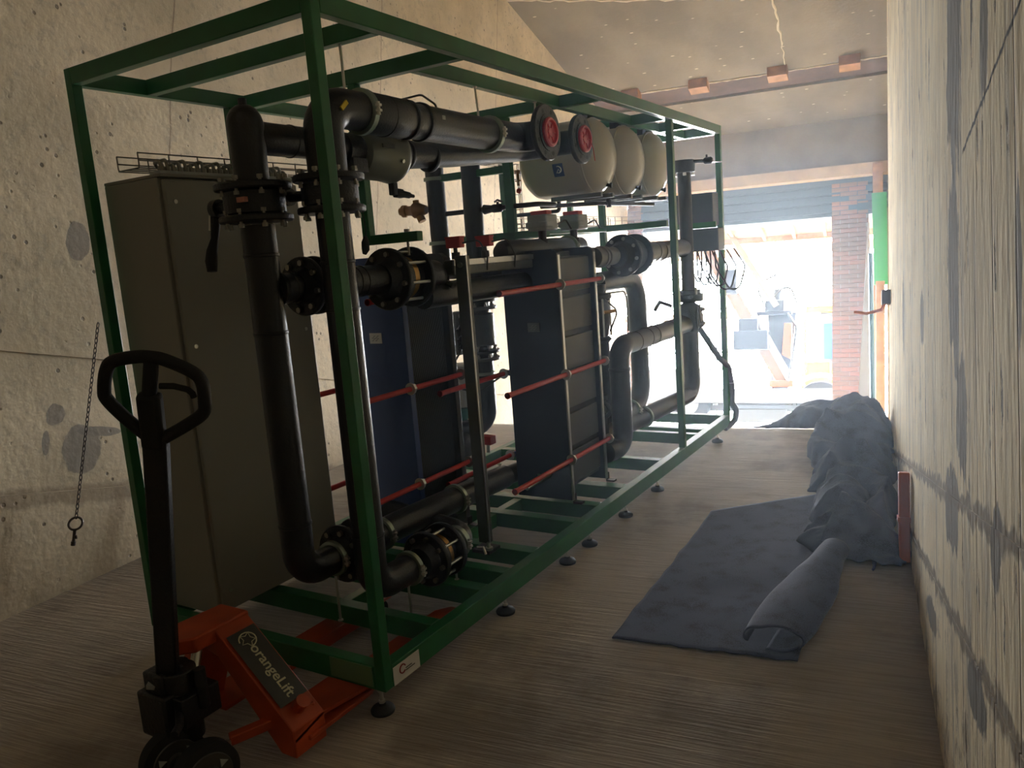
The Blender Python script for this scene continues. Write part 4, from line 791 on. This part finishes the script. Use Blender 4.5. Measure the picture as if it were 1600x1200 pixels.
lettering('orangeLift', .050, frame3(A0 + sd * .110 + V((0, -.012, 0)) + up * .0035, sd, V((0, 1, 0))), LETTER, dc, bold=.0006)
ec = A0 + sd * .085 + up * .004
mk('emblem', MB().tube([ec + sd * (.026 * math.cos(a)) + V((0, .030 * math.sin(a), 0)) for a in [i * .42 for i in range(12)]], .0022, 6).tube([ec + sd * (.014 * math.cos(a) * (1 if i % 2 else 1.9)) + V((0, .014 * math.sin(a) * (1 if i % 2 else 1.9), 0)) for i, a in enumerate([i * .628 for i in range(11)])], .0016, 5), LETTER, dc)
# hydraulic unit, steering wheels
mk('pump_block', MB().cyl((-.38, -.48, .13), (-.38, -.48, .355), .055, 20).box((-.46, -.53, .20), (-.30, -.40, .29)).cyl((-.46, -.42, .22), (-.46, -.42, .33), .03, 14), BLACKM, tr, bevel=.004)
mk('ram', MB().cyl((-.385, -.43, .28), (-.42, -.36, .40), .016, 12), ZINC, tr)
mk('pump_piston', MB().cyl((-.30, -.46, .24), (-.30, -.46, .36), .018, 12), BLACKM, tr)
mk('pedal', MB().tube([(-.36, -.50, .26), (-.28, -.56, .24), (-.25, -.60, .24)], .012, 10), BLACKM, tr)
for i, x in enumerate((-.37, -.22)):
    c = V((x, -.54, .095)); ax = V((.95, -.25, 0)).normalized()
    w = mk('steer_wheel', MB().lathe(c - ax * .028, ax, [(0, .080), (.006, .093), (.05, .093), (.056, .080)], 36), RUBBER, tr)
    hb = MB().lathe(c + ax * .026, ax, [(0, .070), (.006, .066), (.004, .03), (.014, .026), (.016, .01)], 30); mk('hub', hb, mat('wheel_hub', (.10, .10, .095), .4, .6), w)
    for k in range(3):
        a = 2 * PI * k / 3 + .6; bx, by, _ = basis(ax); q = c + ax * .034 + (bx * math.cos(a) + by * math.sin(a)) * .048; mk('hub_window', MB().lathe(q, ax, [(0, .016), (.002, .013)], 3), GREY, w)
mk('link_arm', MB().bar((-.26, -.42, .115), (-.12, -.20, .145), .035, .03), ORANGE, tr, bevel=.004)
mk('link_pin', MB().cyl((-.27, -.45, .11), (-.24, -.44, .11), .018, 14), ZINC, tr)
# tiller
B = V((-.40, -.50, .30)); T = V((-.125, -.60, 1.115)); ax = (T - B).normalized(); side = V((.86, .50, 0)); side = (side - ax * side.dot(ax)).normalized(); nrm = side.cross(ax).normalized()
mk('tiller_yoke', MB().box((-.475, -.56, .16), (-.345, -.45, .30)).cyl((-.47, -.50, .27), (-.335, -.50, .27), .03, 16).box((-.455, -.545, .28), (-.365, -.46, .36)), BLACKM, tr, bevel=.008)
mk('yoke_band', MB().bar(B + ax * .015, B + ax * .03, .105, .066, nrm), GREY, tr)
mk('tiller_bar', MB().bar(B, T, .062, .034, nrm), BLACKM, tr, bevel=.006)
def hp(a, b): return T + ax * b * .66 + side * a * .56
loop = [(-.02, -.02), (-.13, .06), (-.205, .13), (-.215, .17), (-.20, .25), (-.165, .295), (-.06, .325), (.0, .33), (.06, .325), (.175, .29), (.215, .25), (.225, .17), (.215, .12), (.14, .06), (.02, -.02)]
pts = []
for i in range(len(loop) - 1):
    for k in range(4):
        f = k / 4; p0 = loop[max(i - 1, 0)]; p1 = loop[i]; p2 = loop[i + 1]; p3 = loop[min(i + 2, len(loop) - 1)]
        pts.append(hp(*[.5 * (2 * p1[j] + (p2[j] - p0[j]) * f + (2 * p0[j] - 5 * p1[j] + 4 * p2[j] - p3[j]) * f * f + (3 * p1[j] - p0[j] - 3 * p2[j] + p3[j]) * f ** 3) for j in (0, 1)]))
pts.append(hp(*loop[-1]))
mk('grip_loop', MB().tube(pts, .0165, 14), RUBBER, tr)
mk('handle_stem', MB().bar(hp(-.005, -.06), hp(-.02, .18), .06, .04, nrm).bar(hp(-.02, .16), hp(.0, .33), .036, .03, nrm), RUBBER, tr, bevel=.012)
mk('control_lever', MB().tube([hp(.03, .215), hp(.09, .222), hp(.15, .215), hp(.172, .20), hp(.178, .185)], .008, 10), RUBBER, tr)
mk('stem_label', MB().bar(hp(-.035, .12) + nrm * .0 - nrm * .027, hp(-.035, .21) - nrm * .027, .022, .004, nrm), DTIMBER, tr, label='worn brown sticker')
mk('clip_ring', MB().torus((-.45, -.40, .36), (0, 0, 1), .014, .003, 16, 6), ZINC, tr)

# ================================================================== chain with key
P0 = V((-1.275, -.01, 1.36)); P1c = V((-1.405, -.15, .60)); n = 40
ch = thing('key_chain', 'thin dark chain hanging down against the left wall, with a ring key at its end', 'chain', P0)
lm = MB().tube([(.0055 * math.cos(a), 0, .013 * math.sin(a)) for a in [2 * PI * i / 12 for i in range(13)]], .0019, 6); me = shared('chain_link', lm, CHAINM)
dd = (P1c - P0).normalized()
for k in range(n):
    q = P0.lerp(P1c, (k + .5) / n); o = bpy.data.objects.new('chain_link', me); COL.objects.link(o); o.parent = ch; o.location = q - P0
    o.rotation_euler = (dd.to_track_quat('Z', 'Y') @ Matrix.Rotation(PI / 2 * (k % 2) + .5, 3, 'Z').to_quaternion()).to_euler()
k_ = mk('key', MB().torus(P1c + dd * .022, (.5, -.6, .6), .026, .0045, 24, 8).cyl(P1c + dd * .045, P1c + dd * .105, .006, 10).cyl(P1c + dd * .096, P1c + dd * .112, .009, 10).box(P1c + dd * .075 - V((.002, .002, .008)), P1c + dd * .075 + V((.018, .002, .006))), CHAINM, ch)

# ================================================================== geotextile on the floor
def gridmesh(nu, nv, fn):
    mb = MB(); mb.v = [V(fn(i / nu, j / nv)) for i in range(nu + 1) for j in range(nv + 1)]
    mb.f = [(i * (nv + 1) + j, (i + 1) * (nv + 1) + j, (i + 1) * (nv + 1) + j + 1, i * (nv + 1) + j + 1) for i in range(nu) for j in range(nv)]
    return mb
def solid(o, th=.006):
    s = o.modifiers.new('solid', 'SOLIDIFY'); s.thickness = th; s.offset = 0; return o
fab = thing('geotextile', 'long grey blue felt unrolled on the floor, one edge curled into a roll', 'fabric', (.8, 2.0, 0))
def flat(u, v):
    a = V((.46, .79, 0)).lerp(V((1.13, .885, 0)), u); b = V((.385, 2.30, 0)).lerp(V((1.0, 2.95, 0)), u); p = a.lerp(b, v)
    p.x += .012 * noise.noise(V((v * 9, 3, u))) * (1 if u < .02 else 0); p.y += .012 * noise.noise(V((u * 14, 7, 0))) * (1 if v < .02 else 0)
    p.z = .007 + .007 * (1 + noise.noise(V((p.x * 4, p.y * 4, 1)))) * .5 + .035 * max(0, v - .82) ** 1.0 * (1 - u) * 2
    return p
solid(mk('flat_sheet', gridmesh(50, 80, flat), FABRIC, fab, smooth=None))
def roll(u, v):
    ax0, ax1 = V((1.03, .93, 0)), V((1.10, 1.86, 0)); c = ax0.lerp(ax1, u); d = (ax1 - ax0).normalized(); x = V((d.y, -d.x, 0))
    t = -.55 * PI + v * 1.72 * PI; w = .118 * (1 - .30 * u * u) + .02 * math.sin(u * 5) + .01 * noise.noise(V((u * 5, v * 3, 0))); h = .046 + .012 * noise.noise(V((u * 4, 2, v * 2)))
    k = 1 - .22 * v
    p = c + x * (math.cos(t) * w * k) + V((0, 0, .056 + u * .015 + math.sin(t) * h * k)); p += d * (.02 * math.sin(t + 1) + .015 * noise.noise(V((v * 8, 0, 4)))) * (1 - u); p.z = max(p.z, .012); return p
solid(mk('rolled_edge', gridmesh(50, 60, roll), FABRIC, fab, smooth=None))
def tri(x): x = x % 1.0; return 1 - abs(2 * x - 1)
def crumple(path, widths, heights, seed, skew=.3):
    path = [V((*p, 0)) for p in path]
    def f(u, v):
        t = u * (len(path) - 1); i = min(int(t), len(path) - 2); q = t - i; q2 = q * q * (3 - 2 * q)
        c = path[i].lerp(path[i + 1], q); w = widths[i] + (widths[i + 1] - widths[i]) * q2; h = heights[i] + (heights[i + 1] - heights[i]) * q2
        d = (path[i + 1] - path[i]).normalized(); x = V((d.y, -d.x, 0)); s = 2 * v - 1
        base = c + x * (s * w)
        q_ = V((base.x * 2.6 + seed, base.y * 2.0, seed)); warp = V((noise.noise(q_ * 1.3), noise.noise(q_ * 1.3 + V((9, 2, 5))), 0)) * .5
        r1 = 1 - abs(noise.noise(q_ + warp)) * 2.2; r2 = 1 - abs(noise.noise(q_ * 2.1 + warp * 1.6 + V((3, 8, 1)))) * 2.2; n1 = noise.noise(q_ * .9 + V((1, 5, 2)))
        edge = w * (1 + .25 * noise.noise(V((u * 5 + seed, 3 if s > 0 else 9, 0))) + .08 * noise.noise(V((u * 17 + seed, 3 if s > 0 else 9, 4))))
        dome = (1 - abs(s) ** 3) ** .8
        z = h * dome * (.28 + .52 * r1 + .20 * r2 + .25 * n1)
        e = min(u, 1 - u) * 8; z *= min(1, .1 + e)
        p = c + x * (s * edge + .12 * n1 * dome + .05 * r2 * s) + d * ((.16 * n1 + .06 * r1) * dome); p.z = max(.010, z + .012); return p
    return f
def cloth(name, fn, parent, nu=150, nv=70):
    o = mk(name, gridmesh(nu, nv, fn), FABRIC, parent, smooth=None); solid(o, .007)
    t = bpy.data.textures.new('wrinkle', 'CLOUDS'); t.noise_scale = .09
    d = o.modifiers.new('wrinkle', 'DISPLACE'); d.texture = t; d.strength = .016; d.mid_level = .5; d.texture_coords = 'LOCAL'
    return o
cloth('crumpled_length', crumple([(1.13, 1.78), (1.11, 2.1), (1.09, 2.55), (1.02, 3.0), (1.0, 3.45)], [.10, .17, .17, .20, .18], [.10, .16, .24, .19, .16], 1.7), fab)
def spike(u, v):
    a = V((1.02, 1.80, .05)).lerp(V((1.37, 1.87, .015)), u); b = V((1.06, 2.30, .20)).lerp(V((1.41, 1.96, .02)), u); p = a.lerp(b, v)
    p.z += .055 * math.sin(u * PI * .9) * v + .02 * noise.noise(V((u * 5, v * 4, 2))); p.y += .03 * noise.noise(V((u * 7, v * 3, 5))); p.z = max(p.z, .012); return p
solid(mk('torn_corner', gridmesh(30, 24, spike), FABRIC, fab, smooth=None))
heap = thing('geotextile_heap', 'tall crumpled heap of grey blue felt near the far end of the right wall', 'fabric', (.95, 3.9, 0), 'crumpled felt heaps')
cloth('folds', crumple([(1.0, 2.85), (.96, 3.3), (.88, 3.75), (.87, 4.2), (.80, 4.7)], [.17, .15, .23, .20, .24], [.16, .28, .24, .33, .24], 4.2, .5), heap)
heap2 = thing('geotextile_heap', 'low far heap of grey blue felt behind and left of the tall heap', 'fabric', (.4, 4.8, 0), 'crumpled felt heaps')
def on_landing(fn):
    def f(u, v):
        p = V(fn(u, v)); a = (p.x * us.x + p.y * us.y); over = a - CR / math.cos(TH)
        if over > 0: p.z -= over * math.tan(TH)
        return p
    return f
cloth('folds', on_landing(crumple([(.02, 4.75), (.22, 4.72), (.42, 4.75), (.66, 4.8), (.9, 4.9)], [.05, .14, .20, .22, .18], [.04, .12, .24, .27, .26], 7.7, .3)), heap2)

# ================================================================== outside
def gm(mb): mb.v = [GM @ p for p in mb.v]; return mb
def gthing(name, label, cat, s, a, h, group=None): return thing(name, label, cat, G(s, a, h), group)
struct('floor', gbox(-30, 30, 11.6, 70, HC - .5, HC - .01), GROUND, smooth=False)
# scaffold with sheeting on the building opposite
sc = gthing('scaffold', 'galvanised tube scaffold standing across the yard outside the doorway', 'scaffold', -1, 22, HC)
for s in (-6.2, -4.4, -2.6, -.75, .85, 2.6): mk('standard', gm(MB().cyl((s, 21.6, HC), (s, 21.6, 9.5), .03, 8)), SCAF, sc)
for s in (-6.2, -2.6, -.6, .95, 2.6): mk('standard', gm(MB().cyl((s, 22.8, HC), (s, 22.8, 9.5), .03, 8)), SCAF, sc)
for h in (2.6, 3.1, 4.4, 4.9, 5.35, 6.3, 6.8, 8.2):
    mk('ledger', gm(MB().cyl((-7, 21.55, h), (3.5, 21.55, h + .05), .028, 8)), SCAF, sc)
for h in (4.35, 6.25): mk('toe_board', gm(MB().box((-7, 21.62, h - .1), (3.5, 22.7, h - .04))), TIMBER, sc)
mk('coupler', gm(MB().box((.80, 21.5, 6.22), (.90, 21.66, 6.36)).box((.80, 21.5, 4.86), (.90, 21.66, 5.0))), SCAF, sc)
ca = gthing('timber_canopy', 'orange brown timber soffit with joists seen under the head of the doorway', 'canopy', -.5, 13, 4.7)
mk('boards', gm(MB().box((-3, 12.2, 5.02), (3, 15.2, 5.06))), TIMBER, ca)
for s in (-1.6, -1.0, -.4, .2, .8, 1.4): mk('joist', gm(MB().box((s, 12.2, 4.93), (s + .06, 15.2, 5.02))), TIMBER, ca)
mk('fascia', gm(MB().box((-3, 15.2, 4.9), (3, 15.24, 5.1))), TIMBER, ca)
# crane truck
tk = gthing('crane_truck', 'white flatbed crane truck parked side on in the yard outside the doorway', 'truck', -.6, 15, HC)
a0 = 14.6
mk('flatbed', gm(MB().box((-3.4, a0, 1.62), (1.0, a0 + 2.2, 1.74)).box((-3.4, a0 - .02, 1.44), (1.0, a0 + .04, 1.62))), TWHITE, tk, bevel=.01)
mk('chassis_rail', gm(MB().box((-3.4, a0 + .4, 1.28), (1.2, a0 + .6, 1.48))), TWHITE, tk); mk('side_rail', gm(MB().box((-1.15, a0 - .03, 1.33), (.35, a0 + .0, 1.40)).box((-1.15, a0 - .03, 1.02), (-1.10, a0, 1.40)).box((.30, a0 - .03, 1.02), (.35, a0, 1.40))), SCAF, tk)
mk('tool_box', gm(MB().box((-.95, a0 + .1, 1.04), (.12, a0 + .4, 1.32))), TWHITE, tk, bevel=.01)
for s in (-1.9, .75):
    w = mk('wheel', gm(MB().lathe((s, a0 + .02, HC + .46), (0, 1, 0), [(0, .34), (.02, .44), (.05, .46), (.22, .46), (.25, .43)], 32)), TYRE, tk)
    mk('hub', gm(MB().lathe((s, a0 + .01, HC + .46), (0, 1, 0), [(0, .05), (.0, .24), (.04, .26), (.05, .1)], 24)), TWHITE, w)
    mk('mudguard', gm(MB().torus((s, a0 + .12, HC + .46), (0, 1, 0), .56, .05, 20, 8, 0, 2 * PI) if False else MB().tube([(s + .58 * math.cos(t), a0 + .10, HC + .46 + .58 * math.sin(t)) for t in [PI * (-.02 + 1.04 * i / 16) for i in range(17)]], .05, 8)), TWHITE, tk)
mk('tail_board', gm(MB().box((-3.3, a0 + .0, 1.74), (-1.5, a0 + .05, 2.15))), TWHITE, tk)
cr = gthing('loader_crane', 'folding loader crane with pale booms and dark hydraulics on the truck outside', 'crane', -.3, 15, 1.8)
mk('column', gm(MB().hexa([V(p) for p in ((-.22, 15.0, 1.7), (.10, 15.0, 1.7), (.10, 15.3, 1.7), (-.22, 15.3, 1.7), (-.30, 15.0, 3.35), (.28, 15.0, 3.35), (.28, 15.3, 3.35), (-.30, 15.3, 3.35))])), DBLUE, cr, bevel=.02)
mk('slew_motor', gm(MB().box((-.34, 14.85, 3.35), (.05, 15.35, 3.6)).cyl((-.1, 15.1, 3.6), (-.1, 15.1, 3.85), .12, 14).box((-.5, 14.8, 3.28), (.2, 14.9, 3.36))), DBLUE, cr, bevel=.02)
mk('main_boom', gm(MB().bar((-1.75, 15.0, 5.15), (.02, 15.0, 1.9), .26, .30, (0, 1, 0))), mat('pale_boom', (.17, .095, .05), .5), cr, bevel=.02)
mk('outer_boom', gm(MB().bar((-1.15, 14.7, 5.25), (-.10, 14.7, 3.45), .12, .14, (0, 1, 0))), mat('cream_boom', (.22, .18, .09), .5), cr, bevel=.01)
mk('lift_ram', gm(MB().cyl((-.55, 14.85, 3.3), (.15, 14.85, 1.95), .075, 14)), TWHITE, cr)
mk('upper_knuckle', gm(MB().box((-1.12, 14.6, 3.75), (-.88, 14.85, 4.25))), DBLUE, cr, bevel=.02)
mk('knuckle', gm(MB().box((-.95, 14.6, 2.55), (-.25, 14.85, 2.95)).box((-.85, 14.62, 2.9), (-.45, 14.8, 3.2))), DBLUE, cr, bevel=.02)
mk('end_link', gm(MB().hexa([V(p) for p in ((.0, 14.8, 2.45), (.18, 14.8, 2.35), (.18, 15, 2.35), (.0, 15, 2.45), (.05, 14.8, 3.1), (.20, 14.8, 3.1), (.20, 15, 3.1), (.05, 15, 3.1))]).box((-.25, 14.8, 1.78), (.22, 14.95, 1.92))), TORANGE, cr, bevel=.01)
mk('hydraulic_hoses', gm(MB().tube(arcpath([(.12, 14.8, 3.3), (.30, 14.75, 3.0), (.22, 14.75, 2.4), (.12, 14.8, 1.9)], .2, 6), .025, 8).tube(arcpath([(-.2, 14.8, 3.6), (.15, 14.7, 3.95), (.3, 14.75, 3.5)], .2, 6), .018, 8).tube(arcpath([(-.35, 14.8, 3.5), (-.5, 14.7, 3.9), (-.1, 14.7, 4.1)], .2, 6), .018, 8)), CABLE, cr)
# yellow machine behind, at the right
ym = gthing('yellow_digger', 'yellow wheeled digger partly hidden by the brick pier outside', 'digger', .9, 17, HC)
mk('cab', gm(MB().hexa([V(p) for p in ((.52, 16.8, 2.25), (1.8, 16.8, 2.25), (1.8, 17.8, 2.25), (.52, 17.8, 2.25), (.66, 16.8, 3.55), (1.8, 16.8, 3.55), (1.8, 17.8, 3.55), (.66, 17.8, 3.55))])), OGREY, ym, bevel=.03); mk('cab_roof', gm(MB().box((.36, 16.7, 3.55), (1.9, 17.9, 3.70))), DYELLOW, ym, bevel=.02)
mk('body', gm(MB().box((.25, 16.7, 1.5), (1.9, 17.9, 2.25)).box((.35, 16.6, 1.9), (.9, 16.8, 2.45))), DYELLOW, ym, bevel=.04)
mk('window', gm(MB().box((.74, 16.77, 2.5), (1.7, 16.8, 3.4))), LBLUE, ym)
mk('beacon_bar', gm(MB().cyl((.45, 16.6, 3.35), (1.5, 16.6, 3.35), .07, 10)), GREY, ym)
mk('wheel', gm(MB().lathe((.72, 16.6, HC + .5), (0, 1, 0), [(0, .3), (.02, .46), (.06, .5), (.3, .5), (.34, .4)], 28)), TYRE, ym)
mk('track_post', gm(MB().cyl((.35, 16.55, 1.2), (.35, 16.55, 3.4), .03, 8)), DYELLOW, ym)
# added scatter volume imitating lens glare from the bright doorway
hz = bpy.data.materials.new('glare_haze'); hz.use_nodes = True; nt = hz.node_tree; nt.nodes.remove(nt.nodes['Principled BSDF'])
vsn = nt.nodes.new('ShaderNodeVolumeScatter'); vsn.inputs['Density'].default_value = .0135; vsn.inputs['Anisotropy'].default_value = .6; vsn.inputs['Color'].default_value = (.74, .87, 1, 1)
nt.links.new(vsn.outputs[0], nt.nodes['Material Output'].inputs['Volume'])
o = struct('haze', MB().box((-2.2, -1.0, -1.2), (1.64, 8.5, 5.8)), hz, smooth=False); o['kind'] = 'stuff'; tag(o, 'thin bluish haze volume, added for lens glare towards the bright doorway', 'haze')
